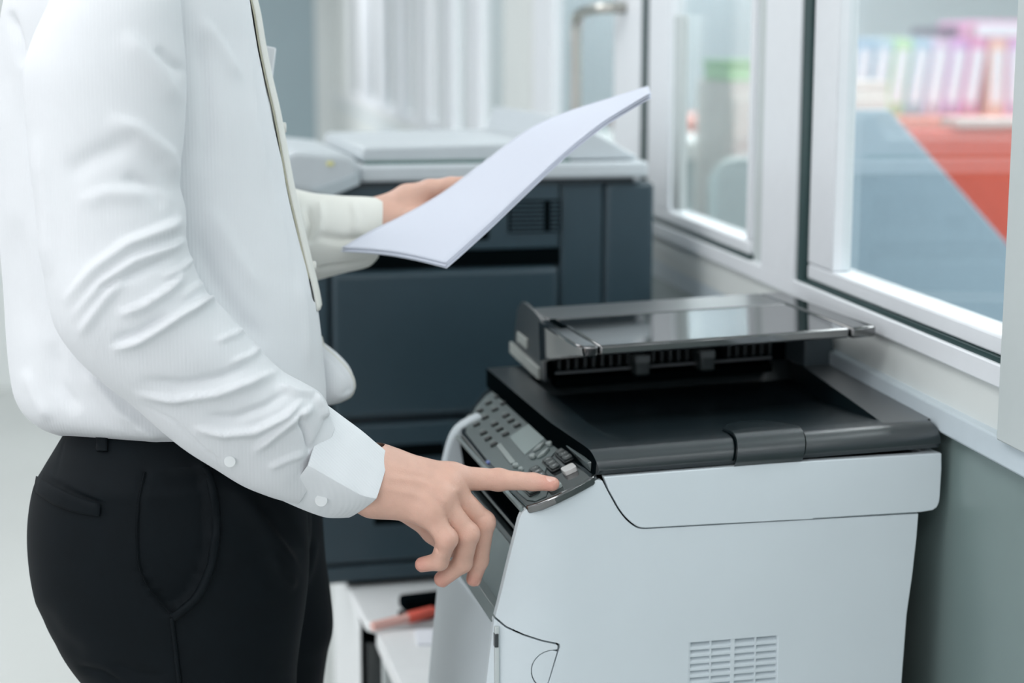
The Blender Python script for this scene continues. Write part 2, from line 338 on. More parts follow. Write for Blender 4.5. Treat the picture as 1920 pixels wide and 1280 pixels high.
for k in range(5):
    a = k * 2 * math.pi / 5; lg = MB().tube([(0, -.2, .09), (.26 * math.cos(a), -.2 + .26 * math.sin(a), .06)], [.02, .014]).build('leg', DARKG, pg)
    MB().tube([(.26 * math.cos(a) - .015, -.2 + .26 * math.sin(a), .03), (.26 * math.cos(a) + .015, -.2 + .26 * math.sin(a), .03)], .03, 12).build('caster', BLACKM, lg)

# ------------------------------------------------------------------ tables
TBW = mat('white_table', (240, 243, 244), 0.35, var=0.015)
ct = empty('copier_table', (0.4, 2.75, 0), 0, 'white table with a rounded front corner under the dark copier', 'table')
def rot2(p, q, a, cx, cy): return (cx + (p - cx) * math.cos(a) - (q - cy) * math.sin(a), cy + (p - cx) * math.sin(a) + (q - cy) * math.cos(a))
a4 = math.radians(5)
tp = [rot2(p, q, a4, .165, 2.36) for p, q in rrect(.165, .70, 2.36, 3.25, .03)]
MB().prism(tp, .515, .53, lambda p, q, t: (p, q, t)).build('table_top', TBW, ct, 0.003, world=True)
MB().box(.155, .159, 2.40, 3.15, 0, .515).build('side_panel', TBW, ct, 0.002, world=True)
MB().box(.66, .67, 2.40, 3.15, 0, .515).build('side_panel', TBW, ct, 0.002, world=True)
box('pedestal', BLACKD, (.159, .66, 2.43, 3.14, .0, .515), ct, 0.002, world=True)
for k in range(3): d = box('drawer', BLACKM, (.165, .652, 2.412, 2.43, .02 + k * .16, .165 + k * .16), ct, 0.003, world=True); box('drawer_pull', BLACKD, (.36, .48, 2.404, 2.412, .085 + k * .16, .10 + k * .16), d, 0.002, world=True)
pt = empty('printer_table', (0.45, 1.9, 0), 0, 'white low table under the grey-white printer', 'table')
tp = [(0.1755, 2.338), (0.232, 1.50), (0.70, 1.50), (0.70, 2.338)]
MB().prism(tp, .505, .53, lambda p, q, t: (p, q, t)).build('table_top', TBW, pt, 0.003, world=True)
for p, q in ((.192, 2.31), (.26, 1.55), (.65, 1.55), (.65, 2.31)): MB().box(p - .010, p + .010, q - .015, q + .015, 0, .505).build('leg', GREY_FRAME, pt, 0.002, world=True)
# small things left on the table
bb = empty('stapler', (.250, 2.392, .53), math.radians(12), 'black stapler lying on the white table behind the red pen', 'stapler')
box('stapler_base', BLACKD, (-.035, .05, -.018, .018, 0, .008), bb, 0.003); box('stapler_arm', BLACKD, (-.035, .045, -.015, .015, .014, .034), bb, 0.006); box('magazine', DARKG, (-.03, .048, -.009, .009, .008, .014), bb, 0.001)
rp = empty('marker_pen', (.197, 2.345, .5385), math.radians(24), 'orange-red marker pen lying on the white table', 'pen')
MB().tube([(-.03, 0, 0), (.03, 0, .002)], .007, 12).build('barrel', mat('pale_pink_barrel', (240, 190, 180), 0.4), rp, 0.001); MB().tube([(.028, 0, .002), (.032, 0, .002), (.07, 0, .004), (.076, 0, .004)], [.0075, .0088, .0085, .005], 12).build('pen_cap', mat('coral_cap', (235, 105, 88), 0.35), rp)
npad = MB(); npad.prism([(-.04, -.03), (.05, -.035), (.05, .03), (-.038, .03)], 0, .004, lambda p, q, t: (p, q, t)); o = npad.build('note_paper', mat('note_white', (238, 241, 248), 0.7), None, 0.0005); o.location = (.268, 2.295, .53); tag(o, 'small sheet of white note paper on the table by the pen', 'paper')

# ------------------------------------------------------------------ the printer (local axes: u into depth, v away, w up)
PR_O = np.array([0.27, 1.60, 0.50]); PR_A = math.radians(4.0)
PR_R = np.array([[math.cos(PR_A), -math.sin(PR_A), 0], [math.sin(PR_A), math.cos(PR_A), 0], [0, 0, 1]])
def PL(x, y, p, n):                              # photograph point -> printer coordinates on a plane
    d = PR_R.T @ (RM @ np.array([(x - 960) / F_PX, (640 - y) / F_PX, -1.0])); c = PR_R.T @ (CAMP - PR_O); n = np.array(n)
    return c + (np.array(p) - c) @ n / (d @ n) * d
pr = empty('printer', PR_O, PR_A, 'grey-white laser printer with black document feeder lid and tilted control panel, in front', 'printer')
SIDE = lambda p, q, t: (p, t, q)

def plate(name, poly, m, y0=0.0, y1=0.010, bulge=True, parent=None, bevel=0.0014, tri=False):
    bm = bmesh.new(); vs = [bm.verts.new((p, y0, q)) for p, q in poly]; bm.faces.new(vs)
    if bulge:
        for u in (-.03, -.022, -.014, -.006, .002, .010, .018, .026, .036, .05, .07, .12, .2, .3, .36, .39):
            g = bm.verts[:] + bm.edges[:] + bm.faces[:]; bmesh.ops.bisect_plane(bm, geom=g, plane_co=(u, 0, 0), plane_no=(1, 0, 0))
    if tri: bmesh.ops.triangulate(bm, faces=bm.faces[:], ngon_method='EAR_CLIP')
    r = bmesh.ops.extrude_face_region(bm, geom=bm.faces[:]); mv = [e for e in r['geom'] if isinstance(e, bmesh.types.BMVert)]
    for v in mv: v.co.y = y1
    if bulge:
        for v in bm.verts:
            t = max(0, (.045 - v.co.x) / .075); v.co.y += .016 * t ** 2.2
    bmesh.ops.recalc_face_normals(bm, faces=bm.faces[:])
    me = bpy.data.meshes.new(name); bm.to_mesh(me); bm.free(); me.shade_smooth(); me.set_sharp_from_angle(angle=math.radians(35)); me.materials.append(m)
    o = bpy.data.objects.new(name, me); C.objects.link(o); o.parent = parent or pr
    b = o.modifiers.new('bevel', 'BEVEL'); b.width = bevel; b.segments = 3; b.limit_method = 'ANGLE'; b.angle_limit = math.radians(50); b.harden_normals = True
    return o
sw = smooth_path([(.0715, .4305), (.055, .4245), (.0387, .416), (.02, .4095), (.0055, .4058), (-.0022, .4010), (-.0060, .3935), (-.0085, .383), (-.0152, .3544), (-.0233, .3167), (-.0287, .2924)], 36)
door_edge = [(-.0185, .2833), (-.0016, .2754), (.0165, .2690), (.0305, .2655), (.0338, .2640), (.0345, .2610), (.0320, .2530), (.0232, .2242), (.008, .18), (.000, .13), (-.004, .03)]
right_edge = [(.395, .03), (.4015, .10), (.4066, .1909), (.4094, .267), (.4138, .3074), (.4169, .3475), (.418, .3745)]
step = smooth_path([(.1216, .3772), (.1155, .3780), (.1105, .3803), (.1045, .3850), (.0992, .3905), (.0930, .3990), (.088, .4076), (.0815, .4195), (.0765, .4295)], 18)
side = plate('side_panel', [tuple(p) for p in sw] + door_edge + right_edge + [tuple(p) for p in step], PRW)
vent_x0, vent_x1, vent_z1, vent_z0 = .170, .2668, .2545, .1640
cut = MB().box(vent_x0, vent_x1, -.02, .03, vent_z0, vent_z1).build('vent_cutter', PRW, pr, smooth=False)
bo = side.modifiers.new('cut', 'BOOLEAN'); bo.object = cut; bo.operation = 'DIFFERENCE'; bo.solver = 'EXACT'
side.modifiers.move(1, 0)
dg = bpy.context.evaluated_depsgraph_get(); me = bpy.data.meshes.new_from_object(side.evaluated_get(dg)); side.modifiers.clear(); side.data = me
bpy.data.objects.remove(cut)
# vent louvres: four columns of tilted slats between upright ribs
for k in range(5):
    x = [vent_x0 + .0008, .1933, .2172, .2420, vent_x1 - .0008][k]; wd = [.0008, .0009, .0022, .0009, .0008][k]
    box('vent_rib', PRW, (x - wd, x + wd, .0006, .009, vent_z0, vent_z1), pr, 0)
sl_me = None
cols = [(vent_x0 + .0012, .1926), (.1940, .2152), (.2192, .2413), (.2427, vent_x1 - .0012)]
for j in range(12):
    zt = vent_z1 - .0012 - j * .00735
    for a, b in cols:
        s = MB(); s.add([(a, .0008, zt - .0048), (b, .0008, zt - .0048), (b, .0008, zt - .0060), (a, .0008, zt - .0060), (a, .0065, zt - .0008), (b, .0065, zt - .0008), (b, .0065, zt - .0045), (a, .0065, zt - .0045)],
                        [(0, 1, 2, 3), (7, 6, 5, 4), (4, 5, 1, 0), (3, 2, 6, 7), (0, 3, 7, 4), (1, 5, 6, 2)]); s.build('vent_slat', PRW, pr, smooth=False)
        box('vent_sill', PRW, (a, b, .0006, .006, zt - .00735, zt - .0055), pr, 0)
box('vent_back', BLACKD, (vent_x0 - .003, vent_x1 + .003, .0095, .011, vent_z0 - .003, vent_z1 + .003), pr, 0)
plate('scanner_side', [(.0778, .4335), (.0828, .4205), (.0895, .4085)] + [(p + .0012, q + .0012) for p, q in [tuple(s) for s in step[::-1]][6:]] + [(.30, .3768), (.42, .3762), (.4340, .3775), (.4385, .3805), (.4408, .3855), (.4414, .3918), (.4419, .4203), (.4411, .4382), (.25, .4372)], PRW, y0=-.0012)
hc = (.0272, .2368); nt_ = arc(hc[0] - .0005, hc[1], .0215, 103, 257, 14)
door_poly = [(-.0297, .2905), (-.0192, .2815), (-.0022, .2737), (.0160, .2673), (.0300, .2637), (.0318, .2622)] + [(.0315, .2585)] + nt_ + [(.0188, .2135), (.0065, .178), (-.0015, .13), (-.0055, .03), (-.052, .03), (-.047, .13), (-.0342, .2514)]
plate('side_door', door_poly, PRW, y0=.0, tri=True, bevel=.0007)
plate('finger_tab', [(.0312, .2562), (.0262, .2575)] + arc(hc[0] - .0005, hc[1], .0205, 104, 256, 14) + [(.0196, .2152)], PRW, y0=.0006, tri=True, bevel=.0005)
MB().prism([(p - .006, q) for p, q in right_edge] + [(p + .0028, q) for p, q in right_edge[::-1]], .006, .49, SIDE).build('rear_cover', PRW, pr, 0.002)
core = [(.406, .03), (.415, .374), (.409, .376), (.41, .425), (.10, .428), (.075, .402), (.056, .392), (.052, .36), (.03, .338), (-.014, .274), (-.014, .03)]
MB().prism(core, .0095, .36, SIDE).build('inner_chassis', BLACKD, pr, 0.001)
MB().prism([(.418, .03), (.418, .40), (.10, .425), (.06, .40), (.06, .03)], .36, .495, SIDE).build('inner_frame', BLACKD, pr, 0.001)
# scanner housing ring (upper white body seen under the raised lid)
sh = MB(); sh.box(.30, .4410, .010, .016, .40, .4365); sh.box(.425, .4412, .010, .48, .3795, .4378); sh.box(.09, .441, .47, .49, .38, .437)
sh.build('scanner_housing', PRW, pr, 0.0015)
box('scanner_deck', DARKG, (.10, .426, .012, .475, .40, .4325), pr, 0.001)
# front: curved white door, grey slope, black slot, far white cheek
fp = [(-.026, .022), (-.0305, .05), (-.034, .10), (-.036, .17), (-.0345, .24), (-.030, .30), (-.02, .345), (.0, .385), (.04, .43), (.09, .47), (.14, .49), (.14, .022)]
rows = []
for z in np.linspace(.03, .2845, 12): rows.append([(p - (.2845 - z) * .10 if p < .12 else p, q, z) for p, q in fp])
MB().loft(rows).build('front_door', PRW, pr, 0.003, 3)
MB().prism([(-.0315, .2845), (-.025, .2935), (-.016, .2945), (-.010, .2845)], .022, .335, SIDE).build('door_rim', PRG, pr, 0.001)
MB().prism([(-.019, .288), (.0045, .3417), (.014, .338), (.0, .28)], .013, .352, SIDE).build('feed_slope', mat('slope_grey', (120, 134, 134), 0.4), pr, 0.001)
MB().prism([(.0040, .3430), (.0070, .3475), (.016, .346), (.015, .339)], .013, .352, SIDE).build('slope_rim', DARKG, pr, 0.001)
MB().prism([(.0035, .3640), (.0055, .3665), (.012, .363), (.010, .361)], .013, .352, SIDE).build('exit_roller_bar', BLACKM, pr, 0.001)
MB().box(-.0300, -.0255, .011, .0215, .20, .283).build('hinge_strip', GREY_FRAME, pr, 0.0008)
MB().box(-.0305, -.0265, .010, .022, .262, .276).build('hinge_block', BLACKM, pr, 0.0005)
ck = smooth_path([(.030, .424), (.008, .414), (-.004, .402), (-.012, .380), (-.022, .335), (-.030, .29)], 16)
MB().prism([tuple(p) for p in ck] + [(-.02, .286), (.008, .36), (.02, .395), (.04, .40)], .352, .374, SIDE).build('far_cheek', PRW, pr, 0.003, 3)
MB().prism([(.002, .398), (.030, .414), (.060, .420), (.062, .34), (.012, .338)], .340, .352, SIDE).build('cavity_wall', BLACKD, pr, 0)
# control panel
PB = np.array([-.0007, 0, .4071]); PE = np.array([.9238, 0, .383]); PN = np.array([-.383, 0, .9238]); PLEN = .0805
def pan(v, s, h=0): return PB + s * PE + np.array([0, v, 0]) + h * PN
def pv(x, y):                                    # photograph point -> (v,s) on the panel
    q = PL(x, y, PB, PN); return q[1], (q - PB) @ PE
outl = [(.004, PLEN - .003), (-.002, .07), (-.0055, .05), (-.0062, .03), (-.004, .012), (.004, .0)] + [(.10, -.002), (.20, -.002), (.33, .0), (.352, .005), (.385, .017), (.42, .035), (.455, .058), (.475, PLEN - .003)]
cp = MB(); cp.prism(outl, -.009, 0, lambda p, q, t: pan(p, q, t)); cpo = cp.build('control_panel', BLACKG, pr, 0.0022, 3)
pvp = lambda x, y: pv(860 + (x - 860) , y) if False else (lambda q: (q[1], (q - PB) @ PE))(PL(x, y, PB, PN))
face = [pvp(*p) for p in ((1030, 862), (1023, 885), (1032, 912), (1024, 931), (1003, 940), (988, 938))] + [(.045, .004), (.20, .003), (.325, .006), (.345, .012), (.38, .025), (.41, .04), (.435, .058), (.442, .071)] + [pvp(1058, 828)]
MB().prism(face, 0, .0009, lambda p, q, t: pan(p, q, t)).build('faceplate', mat('faceplate_sheen_grey', (84, 98, 98), 0.33, var=0.03), cpo, 0.0004)  # grey overlay also paints the panel's sheen; near edge follows that reflection
MB().prism([(.010, -.006), (.335, -.0055), (.335, -.0015), (.010, -.002)], -.006, .0, lambda p, q, t: pan(p, q, t)).build('panel_edge', PRG, cpo, 0.0008)
MB().prism([(.012, PLEN - .0065), (.42, PLEN - .0065), (.44, PLEN - .001), (.010, PLEN - .001)], 0, .0105, lambda p, q, t: pan(p, q, t)).build('panel_rim', mat('rim_grey', (64, 76, 77), 0.25, ior=1.8), cpo, 0.0012)
KEYD = mat('dark_key', (20, 28, 28), 0.35, var=0); KEYG = mat('grey_key', (150, 160, 158), 0.35, var=0.02); KEYB = mat('black_key', (30, 36, 37), 0.3, var=0)
LABM = mat('key_label', (112, 124, 122), 0.4, var=0)
def key(cx, cy, hv, hs, h, m, name='key', r=.3, parent=None, base=.0009):
    v, s = pv(860 + cx / 4.741, 690 + cy / 4.741); rr = r * min(hv, hs)
    return MB().prism(rrect(v - hv, v + hv, s - hs, s + hs, rr, 3), base, base + h, lambda p, q, t: pan(p, q, t)).build(name, m, parent or cpo, 0.0004)
for i, (x, y) in enumerate([(435, 205), (490, 260), (535, 352), (580, 397), (622, 442), (350, 262), (405, 322), (425, 432), (468, 478), (525, 520), (270, 320), (325, 380), (325, 510), (368, 555), (420, 598), (190, 390), (240, 450), (225, 587), (265, 637), (317, 688), (115, 455), (163, 512)]):
    key(x, y, .0042, .0042, .0022, KEYD, 'one_touch_key')
    if i > 1: key(x - 12, y - 24, .0052, .0032, .0004, LABM, 'key_label')
scr_q = [pv(860 + x / 4.741, 690 + y / 4.741) for x, y in ((660, 482), (808, 605), (592, 778), (452, 622))]
MB().prism([(a, b) for a, b in scr_q], .0009, .0016, lambda p, q, t: pan(p, q, t)).build('display', mat('lcd_grey', (150, 164, 162), 0.25, var=0), cpo, 0.0003)
lv = pvp(913, 868); MB().prism(rrect(lv[0] - .004, lv[0] + .004, .0002, .004, .001, 3), .0, .0016, lambda p, q, t: pan(p, q, t)).build('status_light', mat('blue_lens', (112, 128, 190), 0.3, var=0), cpo, 0.0003)
a, b = pv(860 + 360 / 4.741, 690 + 690 / 4.741), pv(860 + 488 / 4.741, 690 + 852 / 4.741)
MB().prism([(a[0], a[1] - .003), (b[0], b[1] - .003), (b[0] - .002, b[1]), (b[0], b[1] + .003), (a[0], a[1] + .003)], .0009, .0024, lambda p, q, t: pan(p, q, t)).build('indicator_bar', KEYG, cpo, 0.0005)
def hexkey(cx, cy, r):
    v, s = pv(860 + cx / 4.741, 690 + cy / 4.741)
    MB().prism([(v + r * math.cos(k * math.pi / 3), s + .62 * r * math.sin(k * math.pi / 3)) for k in range(6)], .0009, .0045, lambda p, q, t: pan(p, q, t)).build('round_key', KEYG, cpo, 0.0008)
hexkey(812, 690, .0060); hexkey(665, 800, .0060); hexkey(515, 882, .0058); hexkey(560, 915, .0045)
def leaf(x0, y0, x1, y1, wd):
    p = np.array(pv(860 + x0 / 4.741, 690 + y0 / 4.741)); q = np.array(pv(860 + x1 / 4.741, 690 + y1 / 4.741)); m_ = (p + q) / 2; d = np.array([wd, 0])
    MB().prism([tuple(p), tuple(m_ - d), tuple(q), tuple(m_ + d)], .0009, .0036, lambda p, q, t: pan(p, q, t)).build('arrow_key', KEYG, cpo, 0.0005)
leaf(668, 755, 775, 675, .0045); leaf(705, 815, 815, 725, .0045)
def digit(ch, v, s, h):
    cu = bpy.data.curves.new('digit', 'FONT'); cu.body = ch; cu.size = .0058; cu.align_x = 'CENTER'; cu.align_y = 'CENTER'
    o = bpy.data.objects.new('digit', cu); dg = bpy.context.evaluated_depsgraph_get(); C.objects.link(o); dg.update()
    me = bpy.data.meshes.new_from_object(o.evaluated_get(bpy.context.evaluated_depsgraph_get())); bpy.data.objects.remove(o)
    M = [pan(v - p.co.x, s + p.co.y, h) for p in me.vertices]
    for p, q in zip(me.vertices, M): p.co = q
    me.materials.append(mat('digit_white', (225, 230, 228), 0.5, var=0)); return me
bars = [((945, 790), '123'), ((832, 868), '456'), ((712, 948), '789'), ((640, 1085), '*0#')]
for (x, y), txt in bars:
    v, s = pv(860 + x / 4.741, 690 + y / 4.741)
    MB().prism(rrect(v - .0215, v + .0215, s - .0062, s + .0062, .002, 3), .0005, .0022, lambda p, q, t: pan(p, q, t)).build('keypad_tray', KEYB, cpo, 0.0004)
    for k, ch in enumerate(txt):
        vv = v + (1 - k) * .0138
        ko = MB().prism(rrect(vv - .0062, vv + .0062, s - .0048, s + .0048, .0015, 3), .0022, .0046, lambda p, q, t: pan(p, q, t)).build('number_key', mat('charcoal_key', (52, 60, 60), 0.32, var=0), cpo, 0.0006)
        me = digit(ch, vv, s, .0047); do = bpy.data.objects.new('digit', me); C.objects.link(do); do.parent = cpo
key(990, 918, .0085, .0070, .0050, mat('start_key', (205, 205, 203), 0.35, var=0), 'start_key', .4, base=.0)
key(855, 1062, .0085, .0070, .0036, KEYG, 'stop_key', .4, base=.0)

# lid with sunken output tray
LB = lambda u: .4388 + .0228 * (u - .074)
LT = lambda u: .0190 + .0066 * (u - .07)
prof = smooth_path([(.0015, 0), (-.0008, .10), (-.0008, .33), (.0008, .58), (.0045, .80), (.010, .94), (.017, 1.0), (.024, 1.0)], 22)
uR = lambda v: .388 + (v - .04) * .135
cols = 60; vs_top = list(np.linspace(.028, .10, 10)) + list(np.linspace(.11, .47, 22))
grid = []
def ucol(v):
    r = uR(max(v, .03)); e0 = .0675 - .0065 * min(max(0, v - .03) / .12, 1); e1 = .4385 + .03 * min(v / .35, 1)
    inner = np.linspace(.112, r - .0004, 30)
    return np.concatenate([np.linspace(e0, .098, 8), np.linspace(.101, .110, 4), inner, [r + .0004], np.linspace(r + .004, e1, 10)])
nU = len(ucol(.1))
for q in prof:
    us = ucol(.028); e0s = .0735 - .006 * q[1]; us = us.copy(); us[:8] = np.linspace(e0s, .098, 8); us[-10:] = np.linspace(us[-11] + .004, .4395 - .004 * q[1] ** 2, 10)
    grid.append([(u, q[0], LB(u) + LT(u) * q[1]) for u in us])
for v in vs_top:
    us = ucol(v); r_ = []
    for k, u in enumerate(us):
        dep = 0.0
        if 8 <= k < 8 + 4: dep = (k - 7) / 5.0
        elif 12 <= k < 42: dep = 1.0
        d = min(max(0, (v - .035)) * .115, .034) * dep * (1 if v < .40 else 0)
        r_.append((u, v, LB(u) + LT(u) - d))
    grid.append(r_)
G = np.array(grid); lid = MB(); lid.grid(G)
und = G.copy(); und[:, :, 2] = LB(G[:, :, 0]) - .004; und[:22, :, 1] = np.maximum(G[:22, :, 1], .004)
lid.grid(und)
n0, n1 = G.shape[:2]; off = n0 * n1
for j in range(n1 - 1): lid.f += [(j, j + 1, off + j + 1, off + j), ((n0 - 1) * n1 + j, (n0 - 1) * n1 + j + 1, off + (n0 - 1) * n1 + j + 1, off + (n0 - 1) * n1 + j)]
for i in range(n0 - 1): lid.f += [(i * n1, (i + 1) * n1, off + (i + 1) * n1, off + i * n1), (i * n1 + n1 - 1, (i + 1) * n1 + n1 - 1, off + (i + 1) * n1 + n1 - 1, off + i * n1 + n1 - 1)]
lido = lid.build('lid', BLACKM, pr, 0, sharp=40); lido.data.materials.append(mat('lid_strip_sheen', (14, 28, 33), 0.38, var=0.02, ior=4.0))  # same plastic as the lid; reflectance raised to paint sheen on the right strip
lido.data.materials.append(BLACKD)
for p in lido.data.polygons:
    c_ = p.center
    if abs(p.normal.x) > .7 and c_.x < .085: p.material_index = 2  # left side faces coloured deep black to imitate the shaded trench
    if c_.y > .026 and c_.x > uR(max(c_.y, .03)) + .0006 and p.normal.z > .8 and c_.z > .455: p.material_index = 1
# paper stop flap laid over the lid edge
fl = []; qs = list(range(2, 22)) + list(range(22, 22 + 12))
def lidpt(u, k): 
    if k < 22: q = prof[k]; return np.array([u, q[0], LB(u) + LT(u) * q[1]])
    v = .024 + (k - 21) * .0052; return np.array([u, v, LB(u) + LT(u) - max(0, v - .035) * .10])
for i, k in enumerate(qs):
    f = i / (len(qs) - 1); row = []; ul = .2140 + .011 * f; ur = .2865 + .010 * f
    for j, g in enumerate(np.linspace(0, 1, 15)):
        kk = k
        p = lidpt(ul + (ur - ul) * g, kk); a_, b_ = lidpt(ul, max(kk - 1, 0)), lidpt(ul, kk + 1); nrm = np.array([0, -(b_[2] - a_[2]), b_[1] - a_[1]]); nrm = nrm / np.linalg.norm(nrm)
        if f > .55: p[1] -= (f - .55) * .055 * (abs(g - .45) * 2) ** 2.6 + (f - .55) * (.010 * (g < .14))
        row.append(p + nrm * .0042)
    fl.append(row)
FG = np.array(fl); fb = FG.copy(); fb[:, :, 2] -= .004; fb[:, :, 1] += .003
flap = MB(); flap.grid(FG); flap.grid(fb); a, b = FG.shape[:2]; o_ = a * b
for j in range(b - 1): flap.f += [(j, j + 1, o_ + j + 1, o_ + j), ((a - 1) * b + j, (a - 1) * b + j + 1, o_ + (a - 1) * b + j + 1, o_ + (a - 1) * b + j)]
for i in range(a - 1): flap.f += [(i * b, (i + 1) * b, o_ + (i + 1) * b, o_ + i * b), (i * b + b - 1, (i + 1) * b + b - 1, o_ + (i + 1) * b + b - 1, o_ + i * b + b - 1)]
for side_, dx in ((0, -.0014), (1, .0014)):
    rb = []
    for i, k in enumerate(qs[:26]):
        f = i / (len(qs) - 1); u = (.2140 + .011 * f if side_ == 0 else .2865 + .010 * f) + dx; a_, b_ = lidpt(u, max(k - 1, 0)), lidpt(u, k + 1); nrm = np.array([0, -(b_[2] - a_[2]), b_[1] - a_[1]]); nrm = nrm / np.linalg.norm(nrm)
        rb.append([lidpt(u + w_, k) + nrm * .0007 for w_ in (-.0011, .0011)])
    MB().grid(np.array(rb)).build('flap_gap', BLACKD, pr, 0)
flap.build('paper_stop', mat('flap_black', (14, 28, 33), 0.26, var=0.04, bump=0.06, bscale=1800, ior=1.95), pr, 0.0006)
# document feeder
AT = lambda u: .5350 + .030 * (u - .105)
adf = MB().prism([(.348, .460), (.356, .5345), (.400, .540), (.449, .5425), (.470, .5395), (.487, .528), (.505, .49), (.500, .462)], .104, .1095, lambda p, q, t: (t, p, q)).build('feeder_body', BLACKM, pr, 0.003, 3)
def slab(name, m, u0, u1, v0, v1, dz0, dz1, parent=None, bev=.002, fn=None):
    V = [(u, v, AT(u) + z) for u, v, z in ((u0, v0, dz0), (u1, v0, dz0), (u1, v1, dz0), (u0, v1, dz0), (u0, v0, dz1), (u1, v0, dz1), (u1, v1, dz1), (u0, v1, dz1))]
    return MB().add(V, [(0, 3, 2, 1), (4, 5, 6, 7), (0, 1, 5, 4), (1, 2, 6, 5), (2, 3, 7, 6), (3, 0, 4, 7)]).build(name, m, parent or pr, bev, 3)
LIDT = mat('feeder_cover_grey', (48, 55, 57), 0.28, var=0.02, ior=2.3)
slab('feeder_cover', LIDT, .112, .4115, .3575, .449, -.028, -.0004)
box('feeder_rear', BLACKM, (.119, .43, .425, .50, .462, .520), pr, 0.003)
slab('input_tray', BLACKG, .1215, .4115, .170, .3555, -.0125, -.0012, None, .0028)
slab('tray_rail', BLACKG, .4128, .4425, .168, .449, -.013, -.0005, None, .003)
gl = MB(); gp = [(.0985, .3560, -.001), (.1195, .3560, -.001), (.1200, .168, -.001), (.1030, .172, -.0012), (.0985, .190, -.001)]
gb_ = [(.0985, .3480, -.050), (.1195, .3480, -.050), (.1200, .171, -.0135), (.1060, .175, -.0145), (.1000, .195, -.0170)]
gl.add([(u, v, AT(u) + z) for u, v, z in gp] + [(u, v, AT(u) + z) for u, v, z in gb_], [(0, 1, 2, 3, 4), (9, 8, 7, 6, 5)] + [(i, (i + 1) % 5, 5 + (i + 1) % 5, 5 + i) for i in range(5)])
gl.build('side_guide', BLACKG, pr, 0.003, 3)
slab('guide_slot', BLACKD, .1115, .1185, .30, .352, -.002, .0006, None, .0005)
box('throat_wall', BLACKD, (.119, .43, .400, .43, .420, .512), pr, 0)
for k in range(26):
    if k in (9, 10, 18, 19): continue
    x = .130 + k * .0108; box('throat_rib', mat('rib_grey', (66, 74, 77), 0.4), (x, x + .0032, .380, .402, .4690 + .03 * (x - .13), .492 + .03 * (x - .13)), pr, 0.0006)
MB().tube([(.124, .372, .4665), (.40, .372, .4745)], .0018, 10).build('exit_roller_shaft', mat('shaft_grey', (120, 126, 130), 0.35), pr)
MB().add([(u, v, z + .03 * (u - .13)) for u in (.126, .402) for v, z in ((.371, .448), (.41, .448), (.41, .459), (.371, .459))], [(0, 1, 2, 3), (7, 6, 5, 4), (0, 4, 5, 1), (1, 5, 6, 2), (2, 6, 7, 3), (3, 7, 4, 0)]).build('exit_lip', BLACKD, pr, 0.001)
for x in (.2195, .3020):
    ro = box('exit_roller', DARKG, (x, x + .0190, .355, .385, .4590 + .03 * (x - .13), .4840 + .03 * (x - .13)), pr, 0.003); box('roller_cap', mat('roller_pale', (120, 128, 130), 0.4), (x, x + .0190, .354, .37, .4745 + .03 * (x - .13), .4845 + .03 * (x - .13)), ro, 0.002)
ft = MB(); ft.prism([(.4300, .466), (.4735, .466), (.4680, .497), (.4640, .520), (.4300, .520)], .340, .49, SIDE).build('hinge_foot', mat('foot_grey', (72, 84, 90), 0.4), pr, 0.003)
slab('rail_underside', BLACKM, .36, .44, .33, .449, -.035, -.013)
LBL = mat('label_grey', (150, 156, 152), 0.35, var=0.05)
MB().prism([(.5141, .4823), (.5141, .4681), (.3640, .4612), (.3640, .4752)], .1005, .1045, lambda p, q, t: (t, p, q)).build('label_strip', LBL, pr, 0.0008)
MB().prism([(.4785, .5018), (.4273, .5000), (.4272, .4868), (.4785, .4882)], .1015, .1045, lambda p, q, t: (t, p, q)).build('latch_tab', LBL, pr, 0.003)

# ------------------------------------------------------------------ the dark copier behind
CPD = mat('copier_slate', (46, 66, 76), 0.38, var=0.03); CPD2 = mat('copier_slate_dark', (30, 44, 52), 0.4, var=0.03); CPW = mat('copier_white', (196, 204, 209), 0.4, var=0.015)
co = empty('copier', (0.10, 2.53, 0.53), PR_A, 'large slate-dark office copier with white scanner top on the white table', 'copier')
def cb_(name, m, x0, x1, y0, y1, z0, z1, bevel=0.004, parent=None): return box(name, m, (x0, x1, y0, y1, z0, z1), parent or co, bevel, 3)
Hc = .618
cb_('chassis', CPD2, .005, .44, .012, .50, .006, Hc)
cb_('right_column', CPD, .455, .535, .004, .50, .006, Hc, .008)
cb_('column_strip', CPD, .385, .452, .006, .1, .006, Hc)
cb_('front_door', CPD, .030, .382, -.002, .02, .268, .492, .010)
fr = cb_('left_edge_strip', CPD, .002, .026, .0, .1, .268, .56, .004)
cb_('upper_panel', CPD, .002, .382, .002, .03, .520, Hc, .003)
sl = cb_('slot_recess', BLACKD, .028, .384, .0055, .02, .494, .519, .001)
cb_('vent_panel', BLACKD, .302, .384, -.001, .01, .545, .594, .002)
for k in range(7): cb_('vent_slat', CPD, .305, .357, -.0035, .004, .5475 + k * .0066, .5510 + k * .0066, .0006)
for k in range(7): cb_('vent_slat', CPD, .367, .381, -.0035, .004, .5475 + k * .0066, .5510 + k * .0066, .0006)
cb_('grip_recess', BLACKD, .235, .272, -.0015, .006, .535, .561, .004)
for z0, z1 in ((.146, .258), (.042, .138)):
    d = cb_('paper_drawer', CPD, .004, .45, .0, .03, z0, z1, .005); cb_('drawer_grip', BLACKD, .09, .20, -.0025, .002, z0 + .058, z0 + .078, .006, d)
cb_('base_plinth', CPD, .004, .45, .003, .03, .012, .036)
cb_('base_shadow_gap', BLACKD, .05, .5, .02, .4, .0, .012)
